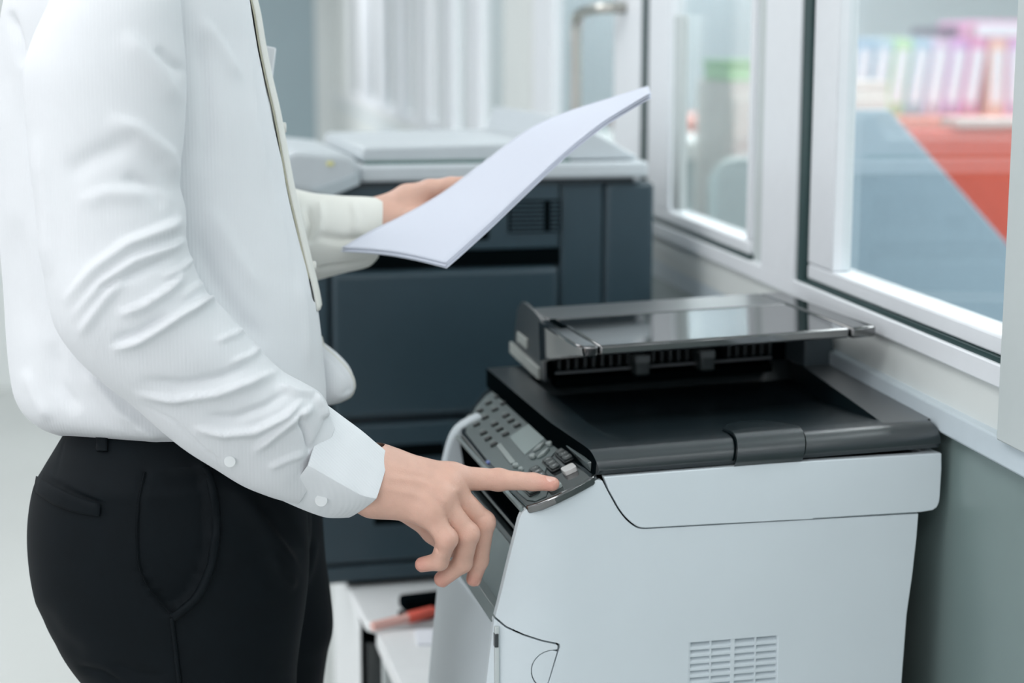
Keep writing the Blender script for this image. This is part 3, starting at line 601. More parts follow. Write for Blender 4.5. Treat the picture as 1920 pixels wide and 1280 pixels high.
# white scanner unit
cb_('scanner_body', CPW, .075, .520, -.010, .50, Hc + .008, Hc + .033, .006)
cb_('neck_gap', CPD2, .02, .50, .002, .45, Hc - .002, Hc + .010, .001)
lidc = MB(); lidc.prism([(.078, Hc + .040), (.085, Hc + .0345), (.50, Hc + .0345), (.512, Hc + .037), (.400, Hc + .100), (.385, Hc + .102), (.37, Hc + .062), (.084, Hc + .059)], .01, .48, SIDE).build('document_cover', CPW, co, 0.006, 3)
MB().box(.085, .40, .004, .3, Hc + .0318, Hc + .0375).build('cover_gap', mat('gap_green', (70, 105, 100), 0.5), co, 0.001)
pnl = MB(); pnl.prism([(-.055, Hc + .005), (.03, Hc - .012), (.074, Hc + .006), (.074, Hc + .034), (.06, Hc + .050), (-.02, Hc + .058), (-.048, Hc + .046)], -.02, .40, SIDE).build('operator_panel', CPW, co, 0.010, 4)
MB().prism([(.0, Hc - .001), (.035, Hc + .010), (.073, Hc + .024), (.073, Hc + .006), (.03, Hc - .011)], -.0225, -.0195, SIDE).build('panel_trim', mat('copier_pale_grey', (178, 190, 196), 0.4), co, 0.001)
box('status_lamp', mat('lamp_yellow', (225, 222, 150), 0.4), (.025, .035, -.0225, -.019, Hc + .034, Hc + .040), co, 0.001)

# ------------------------------------------------------------------ person
SKIN = mat('skin', (214, 172, 154), 0.45, var=0.05, nscale=60, bump=0.25, bscale=900, sss=0.12)
SHIRTM = mat('white_cotton', (224, 227, 230), 0.75, spec=0.2, var=0.012, nscale=14, bump=0.10, bscale=2600)
CREAM = mat('cream_cotton', (222, 223, 217), 0.75, spec=0.2, var=0.015, nscale=14, bump=0.1, bscale=2600)
TROU = mat('black_twill', (6, 14, 19), 0.7, spec=0.15, var=0.10, nscale=30, bump=0.12, bscale=2500)
NAILM = mat('nail', (222, 178, 164), 0.25, var=0.02)
pe = empty('person', (-0.02, 1.79, 0.0), 0, 'person in a white long-sleeved shirt and black trousers, pressing the printer panel and holding papers', 'person')
def P(x, y, Y): return at(x, y, Y=Y)

def stripes(m, axis, freq, amt):                 # fine woven stripe in the cloth
    nt = m.node_tree; b = nt.nodes['Principled BSDF']; tc = nt.nodes.new('ShaderNodeTexCoord'); wv = nt.nodes.new('ShaderNodeTexWave')
    wv.wave_type = 'BANDS'; wv.bands_direction = axis; wv.inputs['Scale'].default_value = freq; wv.inputs['Distortion'].default_value = 0.3
    nt.links.new(tc.outputs['Object'], wv.inputs['Vector']); bp = nt.nodes.new('ShaderNodeBump'); bp.inputs['Strength'].default_value = amt; bp.inputs['Distance'].default_value = 0.0006
    nt.links.new(wv.outputs['Fac'], bp.inputs['Height'])
    old = b.inputs['Normal'].links[0].from_node if b.inputs['Normal'].links else None
    if old: nt.links.new(old.outputs[0], bp.inputs['Normal'])
    nt.links.new(bp.outputs[0], b.inputs['Normal'])
CUFFM = mat('white_cotton_cuff', (228, 232, 235), 0.75, spec=0.2, var=0.01, bump=0.08, bscale=2600)
stripes(SHIRTM, 'X', 95, 0.16); stripes(CUFFM, 'DIAGONAL', 130, 0.25)

# --- right hand: joints read from the photograph, Y is real distance
H = lambda x, y, Y, r: (P(x, y, Y), r)
FING = {
 'index':  [H(846, 896, 1.616, .0128), H(935, 899, 1.618, .0104), H(1000, 903, 1.609, .0086), H(1036, 907, 1.600, .0070)],
 'middle': [H(840, 912, 1.606, .0124), H(907, 979, 1.608, .0108), H(899, 1050, 1.616, .0090), H(888, 1085, 1.622, .0076)],
 'ring':   [H(823, 934, 1.592, .0120), H(877, 1001, 1.589, .0108), H(867, 1055, 1.599, .0096), H(829, 1085, 1.612, .0082)],
 'little': [H(802, 960, 1.584, .0116), H(838, 1010, 1.574, .0098), H(824, 1052, 1.584, .0088), H(792, 1058, 1.594, .0075)],
}
def hand_sdf(Pt, chains, wrist, thumb, fore, k_palm=.016):
    d = None
    for a, b, r1, r2 in fore:
        e = rcone(Pt, a, b, r1, r2); d = e if d is None else smin(d, e, .02)
    for nme, w in wrist.items():
        c = chains[nme][0]; e = rcone(Pt, w[0], c[0], w[1], c[1] * 1.02); d = smin(d, e, k_palm)
    palm = d; out = None
    for nme, ch in chains.items():
        f = None
        for (a, r1), (b, r2) in zip(ch[:-1], ch[1:]):
            e = rcone(Pt, a, b, r1, r2); f = e if f is None else smin(f, e, .0035)
        f = smin(f, np.linalg.norm(Pt - ch[0][0], axis=1) - ch[0][1] * 1.03, .006)         # knuckle
        f = smin(f, np.linalg.norm(Pt - ch[1][0], axis=1) - ch[1][1] * 1.02, .004)
        e = smin(palm, f, .010); out = e if out is None else np.minimum(out, e)
    if thumb:
        f = None
        for (a, r1), (b, r2) in zip(thumb[:-1], thumb[1:]):
            e = rcone(Pt, a, b, r1, r2); f = e if f is None else smin(f, e, .005)
        e = smin(palm, f, .014); out = np.minimum(out, e)
    return out
WR = {'index': H(722, 880, 1.616, .0205), 'middle': H(715, 895, 1.608, .0200), 'ring': H(708, 912, 1.600, .0195), 'little': H(702, 930, 1.594, .0185)}
TH = [H(735, 935, 1.626, .0165), H(782, 962, 1.632, .0140), H(812, 997, 1.634, .0108), H(842, 1024, 1.632, .0102), H(868, 1020, 1.628, .0085)]
FORE = [(P(560, 815, 1.584), P(722, 884, 1.612), .034, .0200), (P(540, 845, 1.574), P(700, 922, 1.596), .034, .0195)]
fn = lambda q: hand_sdf(q, FING, WR, TH, FORE)
lo = P(600, 1135, 1.62); hi = P(1075, 800, 1.66)
V1, F1 = surface_net(fn, (lo[0], 1.535, lo[2] - .005), (hi[0] + .01, 1.675, hi[2]), .0013, 2)
# creases over the knuckles and the back of the hand
N1 = vnormals(V1, F1); Q1 = pix(V1); face_cam = (N1 @ np.array([0, -1, .1])) > 0
def crease(pl, wd, amp):
    d, sg, t = poly_dist(Q1, pl); k = np.exp(-(d / wd) ** 2) * np.sin(np.pi * np.clip(t, .02, .98)) ** .5
    return amp * k
disp = np.zeros(len(V1))
for pl, wd, a in [(((730, 872), (780, 884), (830, 893)), 8, .0012), (((720, 895), (775, 900), (822, 912)), 7, .0013), (((715, 915), (770, 925), (808, 938)), 7, .0010),
                  (((850, 915), (862, 925)), 6, .0010), (((826, 930), (838, 945)), 5, .001), (((765, 960), (775, 972)), 2.2, -.0006), (((782, 955), (788, 975)), 2.2, -.0006), (((745, 958), (752, 972)), 2.2, -.0005),
                  (((790, 992), (802, 998)), 2.5, -.0014), (((929, 884), (931, 905)), 2, -.0004), (((936, 884), (938, 905)), 2, -.0004), (((943, 884), (944, 903)), 2, -.0004),
                  (((898, 972), (912, 966)), 2, -.0004), (((886, 992), (897, 1000)), 2, -.0004), (((880, 996), (890, 1006)), 2, -.0004), (((846, 998), (854, 1006)), 2, -.0004), (((996, 888), (998, 902)), 2, -.0004),
                  (((817, 1026), (822, 1036)), 2.4, -.0012)]:
    disp += crease(pl, wd, a)
V1 = V1 + N1 * (disp * face_cam)[:, None]
# --- left hand under the sheets
LY = 1.985
LF = {
 'index':  [H(795, 382, LY + .015, .0118), H(835, 394, LY + .005, .0095), H(868, 374, LY - .01, .0085), H(895, 354, LY - .02, .0075)],
 'middle': [H(792, 395, LY, .0118), H(830, 410, LY - .015, .0098), H(865, 387, LY - .03, .0085), H(890, 367, LY - .04, .0076)],
 'ring':   [H(786, 407, LY - .012, .0112), H(818, 420, LY - .03, .0092), H(848, 400, LY - .045, .0082), H(870, 384, LY - .055, .0074)],
 'little': [H(778, 416, LY - .025, .0105), H(802, 430, LY - .04, .0086), H(825, 414, LY - .05, .0076), H(842, 402, LY - .055, .0070)],
}
LW = {'index': H(704, 405, LY + .010, .0165), 'middle': H(704, 409, LY + .004, .0165), 'ring': H(704, 413, LY - .004, .0160), 'little': H(704, 418, LY - .010, .0155)}
LT_ = [H(724, 398, LY + .008, .0170), H(764, 373, LY + .004, .0170), H(805, 356, LY - .006, .0118), H(845, 350, LY - .012, .0108), H(880, 343, LY - .016, .0085)]
LFO = [(P(560, 432, LY + .01), P(705, 412, LY), .027, .0175)]
lo = P(600, 470, 1.9); hi = P(915, 300, 2.03)
V2, F2 = surface_net(lambda q: hand_sdf(q, LF, LW, LT_, LFO), (P(600, 400, LY)[0], 1.905, lo[2]), (hi[0] + .01, 2.045, hi[2]), .0017, 2)
# --- the rest of the figure, mostly under the clothes and above the frame
def core_sdf(q):
    cx = at(300, 300, Y=1.79)[0]
    d = ell(q, (cx - .02, 1.79, 1.18), (.088, .13, .27)); d = smin(d, ell(q, (cx - .02, 1.79, .93), (.085, .13, .12)), .05)
    d = smin(d, rcone(q, (cx - .03, 1.68, 1.40), (cx - .03, 1.90, 1.40), .05, .05), .06)
    d = smin(d, rcone(q, (cx - .03, 1.79, 1.42), (cx + .0, 1.79, 1.54), .056, .052), .03)
    hx = cx + .025
    hd = smin(ell(q, (hx - .01, 1.79, 1.655), (.098, .076, .105)), ell(q, (hx + .035, 1.79, 1.585), (.055, .055, .060)), .03)
    hd = smin(hd, rcone(q, (hx + .088, 1.79, 1.645), (hx + .108, 1.79, 1.605), .009, .014), .012)
    hd = smin(hd, rcone(q, (hx + .083, 1.765, 1.572), (hx + .083, 1.815, 1.572), .007, .007), .008)
    for s in (-1, 1):
        hd = smin(hd, ell(q, (hx - .012, 1.79 + s * .078, 1.625), (.018, .010, .032)), .006)
        hd = np.maximum(hd, -(np.linalg.norm(q - np.array([hx + .095, 1.79 + s * .031, 1.640]), axis=1) - .016)) if False else hd
    d = smin(d, hd, .02)
    for yy, fx in ((1.70, 0.0), (1.88, .02)):
        d = smin(d, rcone(q, (cx - .02, yy, .86), (cx - .03 + fx, yy, .48), .05, .038), .02); d = smin(d, rcone(q, (cx - .03 + fx, yy, .48), (cx - .045 + fx, yy, .07), .036, .028), .02)
    d = smin(d, rcone(q, P(215, -20, 1.59), P(195, 590, 1.565), .036, .028), .02); d = smin(d, rcone(q, P(195, 590, 1.565), P(560, 830, 1.58), .028, .028), .015)
    d = smin(d, rcone(q, P(300, -20, 1.985), P(330, 440, 2.02), .044, .038), .02); d = smin(d, rcone(q, P(330, 450, 2.02), P(600, 415, 1.99), .038, .030), .015)
    return d
V3, F3 = surface_net(core_sdf, (-.42, 1.48, .04), (.22, 2.10, 1.78), .009, 3)
bod = MB(); bod.add(V1, F1.tolist()); bod.add(V2, F2.tolist()); bod.add(V3, F3.tolist())
body = bod.build('body', SKIN, pe, 0, sharp=0, world=True, recalc=False)
bv = np.array([v.co for v in body.data.vertices]); bl = np.zeros(len(bv))
for chs in (FING, LF):
    for ch in chs.values():
        for k_, r_, a_ in ((3, .013, .8), (1, .009, .45), (0, .010, .25)): bl = np.maximum(bl, a_ * np.exp(-(np.linalg.norm(bv - ch[k_][0], axis=1) / r_) ** 2))
at_ = body.data.attributes.new('blush', 'FLOAT', 'POINT'); at_.data.foreach_set('value', bl.astype(np.float32))
nt_k = SKIN.node_tree; b_k = nt_k.nodes['Principled BSDF']; an = nt_k.nodes.new('ShaderNodeAttribute'); an.attribute_name = 'blush'
mxk = nt_k.nodes.new('ShaderNodeMix'); mxk.data_type = 'RGBA'; src = b_k.inputs['Base Color'].links[0].from_socket
nt_k.links.new(an.outputs['Fac'], mxk.inputs['Factor']); nt_k.links.new(src, mxk.inputs['A']); mxk.inputs['B'].default_value = (*s2l((206, 142, 128)), 1); nt_k.links.new(mxk.outputs['Result'], b_k.inputs['Base Color'])
def nail(c, ax, up, l, wd, th=.0016):
    ax = np.array(ax, float); ax /= np.linalg.norm(ax); up = np.array(up, float); up -= ax * (up @ ax); up /= np.linalg.norm(up); sd = np.cross(ax, up)
    m = MB(); R_ = []
    for i, a in enumerate(np.linspace(-1, 1, 9)):
        row = []
        for b in np.linspace(-1, 1, 9):
            ww = wd * (1 - .45 * max(0, a) ** 4 - .25 * max(0, -a) ** 3); row.append(c + ax * l * a + sd * ww * b + up * (-.0022 * b * b - .0010 * a * a))
        R_.append(row)
    T = np.array(R_); m.grid(T); m.grid(T - up * th); a, b = T.shape[:2]; o_ = a * b
    for j in range(b - 1): m.f += [(j, j + 1, o_ + j + 1, o_ + j), ((a - 1) * b + j, (a - 1) * b + j + 1, o_ + (a - 1) * b + j + 1, o_ + (a - 1) * b + j)]
    for i in range(a - 1): m.f += [(i * b, (i + 1) * b, o_ + (i + 1) * b, o_ + i * b), (i * b + b - 1, (i + 1) * b + b - 1, o_ + (i + 1) * b + b - 1, o_ + i * b + b - 1)]
    return m.build('fingernail', NAILM, body, 0, world=True)
def fnail(ch, up, l=.0062, wd=.0052, f=.62):
    a, r1 = ch[2]; b, r2 = ch[3]; ax = b - a; ax = ax / np.linalg.norm(ax); up = np.array(up, float); up -= ax * (up @ ax); up /= np.linalg.norm(up)
    c = a + (b - a) * f + ax * r2 * .35; r = r1 + (r2 - r1) * f; nail(c + up * (r + .0002), ax, up, l, wd)
fnail(FING['index'], (.1, -.45, 1), .0068, .0046, .72); fnail(FING['middle'], (1, -.25, .2), f=.85); fnail(FING['ring'], (.5, .35, -.9), f=.9); fnail(FING['little'], (.2, .3, -1), .005, .0045, f=.9)

# --- head details (above the picture)
HX = at(300, 300, Y=1.79)[0] + .025
hr = lambda q: np.maximum(ell(q, (HX - .014, 1.79, 1.665), (.107, .085, .112)), -(q[:, 2] - 1.60 - .9 * np.maximum(0, q[:, 0] - HX - .02)))
Vh, Fh = surface_net(hr, (HX - .14, 1.69, 1.58), (HX + .11, 1.89, 1.80), .006, 2)
MB().add(Vh, Fh.tolist()).build('hair', mat('black_hair', (28, 24, 22), 0.5, var=.1, nscale=200), body, 0, sharp=0, world=True)
for s in (-1, 1): 
    Ve, Fe = surface_net(lambda q: np.linalg.norm(q - np.array([HX + .080, 1.79 + s * .031, 1.642]), axis=1) - .0125, (HX + .06, 1.79 + s * .031 - .02, 1.62), (HX + .10, 1.79 + s * .031 + .02, 1.662), .004, 1)
    MB().add(Ve, Fe.tolist()).build('eye', mat('eye_white', (230, 230, 228), 0.2, var=0), body, 0, sharp=0, world=True)

# --- cloth lofts
def ridge(Q, pl, wd, amp, taper=True, asym=0.5):
    d, sg, t = poly_dist(Q, pl); s = d * sg
    k = np.where(s > 0, np.exp(-(s / (wd * (1 + asym))) ** 2), np.exp(-(s / (wd * (1 - asym))) ** 2))
    if taper: k *= np.clip(np.sin(np.pi * np.clip(t, 0, 1)) * 1.6, 0, 1) * (d < 6 * wd)
    return amp * k
def cloth(P3, folds, name, m, parent, noise=0.0, closed=True, caps=True, far=False, thick=0, extra=None):
    nu, nv = P3.shape[:2]; V = P3.reshape(-1, 3); mb = MB(); mb.grid(P3, closed_v=closed); Fq = np.array(mb.f)
    N = vnormals(V, Fq); c = P3.mean(1, keepdims=True).repeat(nv, 1).reshape(-1, 3)
    if (N * (V - c)).sum() < 0: N = -N
    Q = pix(V); cam_side = np.clip((N @ np.array([0.0, -1.0, 0.0])) * 2.5 + .6, 0, 1)
    if far: cam_side[:] = 1
    D = np.zeros(len(V))
    for f in folds: D += ridge(Q, *f)
    D *= cam_side
    if extra is not None: D += extra(V, Q, N)
    if noise:
        for k in range(6):
            f = rng.uniform(12, 40, 3); ph = rng.uniform(0, 6.28, 3); D += noise / 6 * np.sin(V[:, 0] * f[0] + ph[0] + 1.5 * np.sin(V[:, 2] * f[1] * .5 + ph[1])) * np.sin(V[:, 2] * f[2] + ph[2] + V[:, 1] * 9)
    V = V + N * D[:, None]; mb.v = [tuple(p) for p in V]
    if caps and closed:
        mb.f.append(tuple(range(nv))[::-1]); mb.f.append(tuple((nu - 1) * nv + j for j in range(nv)))
    o = mb.build(name, m, parent, 0, sharp=0, world=True)
    if thick:
        s = o.modifiers.new('thick', 'SOLIDIFY'); s.thickness = thick; s.offset = -1
    return o
def sgnpow(a, e): return np.sign(a) * np.abs(a) ** e

# shirt body: rows of (photo y, back x, front x, half width)
TY = 1.79
rows = [(-135, 180, 375, .085), (-112, 110, 410, .15), (-85, 55, 440, .188), (-40, 26, 462, .203), (20, 12, 478, .205), (80, 6, 488, .200), (140, 4, 500, .196), (210, 4, 516, .192), (290, 3, 531, .188), (350, 3, 542, .186), (420, 4, 558, .184), (480, 7, 572, .183),
        (550, 12, 589, .183), (620, 18, 600, .184), (680, 24, 606, .184), (725, 32, 610, .183), (760, 48, 609, .181), (785, 70, 604, .176), (800, 92, 596, .168), (810, 118, 584, .158), (812, 150, 565, .148)]
R2 = smooth_path(rows, 190); th = np.linspace(0, 2 * math.pi, 240, endpoint=False); T = []
for y, xb_, xf, b in R2:
    pb, pf = at(xb_, y, Y=TY), at(xf, y, Y=TY); cx, a, z = (pb[0] + pf[0]) / 2, (pf[0] - pb[0]) / 2, (pb[2] + pf[2]) / 2
    low = np.clip((y - 700) / 110, 0, 1)
    ring = np.stack([cx + a * sgnpow(np.cos(th), .86), TY + b * sgnpow(np.sin(th), .86), np.full(len(th), z)], 1)
    ring[:, 2] += low * (.040 * np.clip((TY - ring[:, 1]) / .17, 0, 1) - .012 * np.clip((ring[:, 0] - pb[0]) / .11, 0, 1)); T.append(ring)
T = np.array(T)
tf = [(((470, -20), (487, 90), (507, 195), (526, 275), (552, 375), (572, 470), (588, 560)), 2.6, -.0030, False, 0),
      (((452, -20), (470, 120), (478, 200), (500, 320), (530, 420), (545, 520)), 9, .0022, True, .3), (((380, 30), (420, 90), (455, 150)), 12, .003, True, .4),
      (((372, 60), (385, 140), (392, 260), (372, 330)), 16, -.004, True, 0), (((360, 420), (400, 520), (450, 600), (500, 650)), 18, -.004, True, 0), (((390, 380), (440, 470), (500, 560)), 16, .003, True, .2),
      (((560, 520), (572, 600), (580, 690)), 10, .0025, True, 0), (((50, 690), (70, 745), (95, 790)), 12, .004, True, .3), (((95, 640), (110, 720), (150, 775)), 14, -.005, True, 0), (((160, 690), (200, 740), (250, 800)), 12, .005, True, .3), (((235, 770), (260, 800), (300, 822)), 8, .003, True, 0),
      (((40, 120), (60, 260), (78, 360), (84, 430)), 12, -.006, True, .2), (((20, 20), (36, 80), (44, 130)), 8, -.007, True, 0), (((12, 150), (18, 320), (22, 480)), 14, .003, True, 0), (((30, 400), (45, 520), (60, 640)), 16, -.003, True, .2)]
shirt = cloth(T, tf, 'shirt', SHIRTM, body, noise=.0022)
# placket strip, pocket flap and puffed tail, all beyond the front edge
def tsurf(v, k): return T[v, int(k) % 240]
def placket(name, ks, m, th_, end=172):
    pl = []
    for i in range(8, end):
        row = []
        for k, e in ks:
            p = T[i][k % 240]; nrm = np.array([math.cos(th[k % 240]), math.sin(th[k % 240]), 0]); row.append(p + nrm * e)
        pl.append(row)
    return cloth(np.array(pl), [], name, m, shirt, closed=False, caps=False, thick=th_)
placket('placket', ((-8, .0020), (-6, .0040), (0, .0058), (8, .0058), (14, .0040), (15, .001)), CREAM, .0012, 118)
placket('placket_shade_facing', ((-9, .0004), (-8, .0009), (-7, .0009)), mat('shaded_facing', (176, 174, 156), 0.8, spec=.1), .0005, 110)  # olive ribbon paints the shadow line by the placket onto the cream facing
for i in (30, 70, 108):
    p = T[i][3]; nrm = np.array([math.cos(th[3]), math.sin(th[3]), 0]); b_ = MB().tube([p + nrm * .005, p + nrm * .0085], .0055, 14); b_.build('button', mat('button_pearl', (225, 225, 220), 0.25, var=0), shirt, 0.0006, world=True)
pk = MB(); pk.prism([(490, 84), (505, 87), (518, 90), (513, 132), (509, 180), (504, 250), (470, 240), (470, 95)], 1.90, 1.9035, lambda p, q, t: tuple(at(p, q, Y=t))); pk.build('chest_pocket', SHIRTM, shirt, 0.0015, world=True)
tl = []
TR = smooth_path([(625, 592, 600, .01), (642, 588, 606, .022), (665, 580, 634, .038), (690, 572, 656, .047), (715, 566, 664, .05), (735, 566, 660, .046), (748, 572, 640, .034), (754, 585, 618, .012)], 40)
for y, x0, x1, b in TR:
    p0, p1 = at(x0, y, Y=1.86), at(x1, y, Y=1.86); t2 = np.linspace(0, 2 * math.pi, 48, endpoint=False)
    tl.append(np.stack([(p0[0] + p1[0]) / 2 + (p1[0] - p0[0]) / 2 * np.cos(t2), 1.86 + b * np.sin(t2), np.full(48, (p0[2] + p1[2]) / 2)], 1))
cloth(np.array(tl), [(((602, 655), (630, 680), (650, 706), (655, 730), (640, 742)), 3, -.003, True, 0)], 'shirt_tail', SHIRTM, shirt)
hem = [at(x, y, Y=yy) for x, y, yy in smooth_path([(599, 632, 1.85), (606, 652, 1.845), (628, 672, 1.84), (650, 694, 1.84), (661, 718, 1.845), (656, 738, 1.85), (640, 748, 1.86), (622, 753, 1.87)], 40)]
MB().tube(hem, [.0035] * 40, 8).build('tail_hem', CREAM, shirt, 0, world=True)

# near sleeve: outer point, inner point, depth, half depth
SL = [(150, -130, 300, -120, 1.60, .045), (112, -70, 330, -60, 1.585, .062), (95, 0, 338, 0, 1.572, .072), (62, 70, 344, 70, 1.566, .076), (44, 130, 349, 135, 1.562, .077), (46, 200, 348, 205, 1.560, .075), (54, 270, 344, 270, 1.558, .072), (64, 330, 336, 335, 1.556, .070), (74, 400, 349, 395, 1.553, .070), (80, 470, 349, 440, 1.550, .068),
      (88, 545, 358, 482, 1.547, .068), (104, 612, 385, 545, 1.546, .066), (142, 668, 420, 582, 1.548, .063), (192, 714, 456, 622, 1.552, .061), (246, 754, 492, 662, 1.558, .058), (302, 803, 530, 697, 1.562, .056), (350, 842, 568, 718, 1.566, .054), (402, 876, 598, 735, 1.571, .051), (452, 907, 612, 752, 1.576, .047), (498, 926, 615, 762, 1.580, .043), (530, 936, 613, 768, 1.584, .039), (556, 942, 630, 788, 1.587, .033)]
S2 = smooth_path(SL, 240); th2 = np.linspace(0, 2 * math.pi, 160, endpoint=False); T2 = []
for x0, y0, x1, y1, yy, hd in S2:
    a, b = at(x0, y0, Y=yy), at(x1, y1, Y=yy); c = (a + b) / 2; h = (b - a) / 2
    T2.append(c + np.outer(sgnpow(np.cos(th2), .92), h) + np.outer(sgnpow(np.sin(th2), .92), [0, -hd, 0]))
T2 = np.array(T2)
sf = [(((217, 589), (264, 573), (312, 542), (350, 505)), 8, .0062, True, .5), (((206, 655), (257, 637), (312, 604), (367, 571), (405, 555)), 8, .0075, True, .5), (((250, 735), (330, 744), (404, 736), (465, 716), (525, 692)), 8, .0075, True, .5), (((360, 800), (422, 810), (477, 806), (532, 780), (570, 748)), 8, .0075, True, .45),
      (((115, 570), (176, 501), (239, 453), (312, 424), (348, 408)), 12, .0070, True, .4), (((130, 600), (190, 530), (250, 487), (320, 462), (350, 446)), 9, .0055, True, .4), (((145, 630), (176, 586), (210, 541), (240, 512)), 9, .0045, True, .3),
      (((300, 520), (335, 505), (368, 478)), 5, .004, True, .3), (((330, 560), (365, 540), (395, 520)), 5, .0035, True, .3), (((345, 590), (385, 565), (415, 550)), 5, .003, True, .3), (((430, 680), (470, 665), (500, 640)), 6, .0035, True, .3), (((400, 640), (440, 625), (470, 605)), 6, .003, True, .3),
      (((210, 640), (262, 625), (318, 590)), 9, -.004, True, 0), (((260, 712), (340, 722), (420, 706), (480, 680)), 9, -.004, True, 0), (((380, 780), (440, 785), (500, 762), (545, 730)), 9, -.004, True, 0), (((180, 545), (250, 515), (330, 480)), 9, -.004, True, 0),
      (((470, 850), (515, 812), (560, 778), (590, 760)), 8, .006, True, .4), (((555, 775), (575, 810), (584, 850)), 5, -.006, True, 0), (((588, 738), (605, 762), (612, 785)), 6, .005, True, 0), (((500, 880), (540, 862), (575, 850)), 7, .003, True, 0), (((520, 720), (560, 735), (600, 738)), 6, .005, True, .3),
      (((290, 90), (320, 120), (350, 140)), 10, -.004, True, 0), (((230, 60), (290, 120), (345, 200)), 18, .004, True, .3), (((200, 220), (260, 240), (320, 290), (338, 350)), 16, .0045, True, .3), (((120, 330), (170, 300), (260, 260)), 22, -.004, True, 0), (((70, 250), (90, 400), (95, 520)), 18, .004, True, .2), (((230, 330), (270, 350), (310, 390)), 12, -.0035, True, 0),
      (((140, 380), (200, 360), (270, 360), (330, 380)), 16, .004, True, .3), (((268, 758), (330, 790), (380, 840), (430, 880)), 2.2, -.0016, True, 0)]
sleeve = cloth(T2, sf, 'sleeve', SHIRTM, shirt, noise=.0030)
# cuff: flattened section with a fold facing the camera
CF = [(524, 936, 608, 758, 1.582, .046), (535, 941, 618, 763, 1.584, .047), (560, 952, 645, 783, 1.587, .046), (588, 963, 680, 809, 1.590, .045), (612, 970, 706, 831, 1.594, .044), (634, 971, 721, 843, 1.597, .043), (654, 970, 729, 850, 1.600, .042)]
CFp = smooth_path(CF, 60); th3 = np.linspace(0, 2 * math.pi, 120, endpoint=False); T3 = []
for x0, y0, x1, y1, yy, hd in CFp:
    a, b = at(x0, y0, Y=yy), at(x1, y1, Y=yy); c = (a + b) / 2 + np.array([0, 0, 0]); h = (b - a) / 2
    e = 1.75; ca, sa = sgnpow(np.cos(th3), e), sgnpow(np.sin(th3), e)
    far = np.sin(th3) < 0; ca = np.where(far, np.cos(th3), ca); sa = np.where(far, np.sin(th3), sa)
    T3.append(c + np.outer(ca, h) + np.outer(sa, [.004, -hd, -.002]))
for k_, sc_ in ((-2, .93), (-5, .80), (-9, .62)):
    r_ = T3[k_]; T3.append(r_.mean(0) + (r_ - r_.mean(0)) * sc_) if k_ == -2 else T3.append(T3[k_].mean(0) + (T3[k_] - T3[k_].mean(0)) * sc_)
T3 = np.array(T3)
cuff = cloth(T3, [(((530, 930), (560, 880), (590, 830), (612, 770)), 2.0, -.0012, False, 0)], 'cuff', CUFFM, shirt, caps=False, thick=.002)
cf2 = T3[52:60].copy()
def on_surf(Pg, x, y, out=.0):
    V = Pg.reshape(-1, 3); q = pix(V); d = np.hypot(q[:, 0] - x, q[:, 1] - y) + np.where(V[:, 1] < np.median(V[:, 1]), 0, 1e6); i = np.argsort(d)[:4]; return at(x, y, Y=V[i, 1].mean() - out)
bt = on_surf(T3, 603, 938, .003); MB().tube([bt + np.array([0, .006, 0]), bt + np.array([-.0004, -.002, .0004])], [.0062, .0060], 20).build('cuff_button', mat('button_cream', (224, 228, 229), 0.3, var=0), shirt, 0.0006, world=True)
bt = on_surf(T2, 432, 866, .003); MB().tube([bt + np.array([0, .008, 0]), bt + np.array([-.0004, -.001, .0004])], [.0055, .0053], 20).build('sleeve_button', mat('button_cream', (224, 228, 229), 0.3, var=0), shirt, 0.0006, world=True)
# far sleeve
SF = [(420, -110, 250, -120, 1.95, .05), (440, 20, 210, 0, 1.985, .065), (450, 200, 220, 200, 2.01, .066), (440, 330, 250, 380, 2.02, .064), (470, 352, 330, 500, 2.02, .062), (530, 350, 470, 530, 2.01, .060), (560, 356, 560, 528, 2.00, .056), (590, 362, 592, 524, 1.995, .052), (640, 366, 640, 512, 1.99, .047), (690, 368, 690, 500, 1.987, .040), (716, 371, 708, 484, 1.985, .034)]
S4 = smooth_path(SF, 110); T4 = []
for x0, y0, x1, y1, yy, hd in S4:
    a, b = at(x0, y0, Y=yy), at(x1, y1, Y=yy); c = (a + b) / 2; h = (b - a) / 2
    T4.append(c + np.outer(np.cos(th3), h) + np.outer(np.sin(th3), [0, -hd, 0]))
cloth(np.array(T4), [(((575, 380), (585, 420), (578, 460)), 7, -.006, True, 0), (((600, 372), (604, 410), (595, 450)), 6, .004, True, .2), (((660, 372), (668, 410), (664, 440)), 5, .003, True, 0), (((590, 440), (640, 450), (700, 448)), 8, -.005, True, 0), (((585, 505), (640, 498), (705, 488)), 4, -.004, True, 0)], 'far_sleeve', CREAM, shirt, noise=.003, thick=0)
# collar above the frame
cc = at(300, -125, Y=1.79); MB().loft([[cc + np.array([r * math.cos(a) + .012, r * 1.05 * math.sin(a), z]) for a in np.linspace(0, 2 * math.pi, 40, endpoint=False)] for r, z in ((.080, -.01), (.070, .02), (.066, .045), (.074, .042), (.088, .008))], cap=False).build('collar', SHIRTM, shirt, 0, world=True)

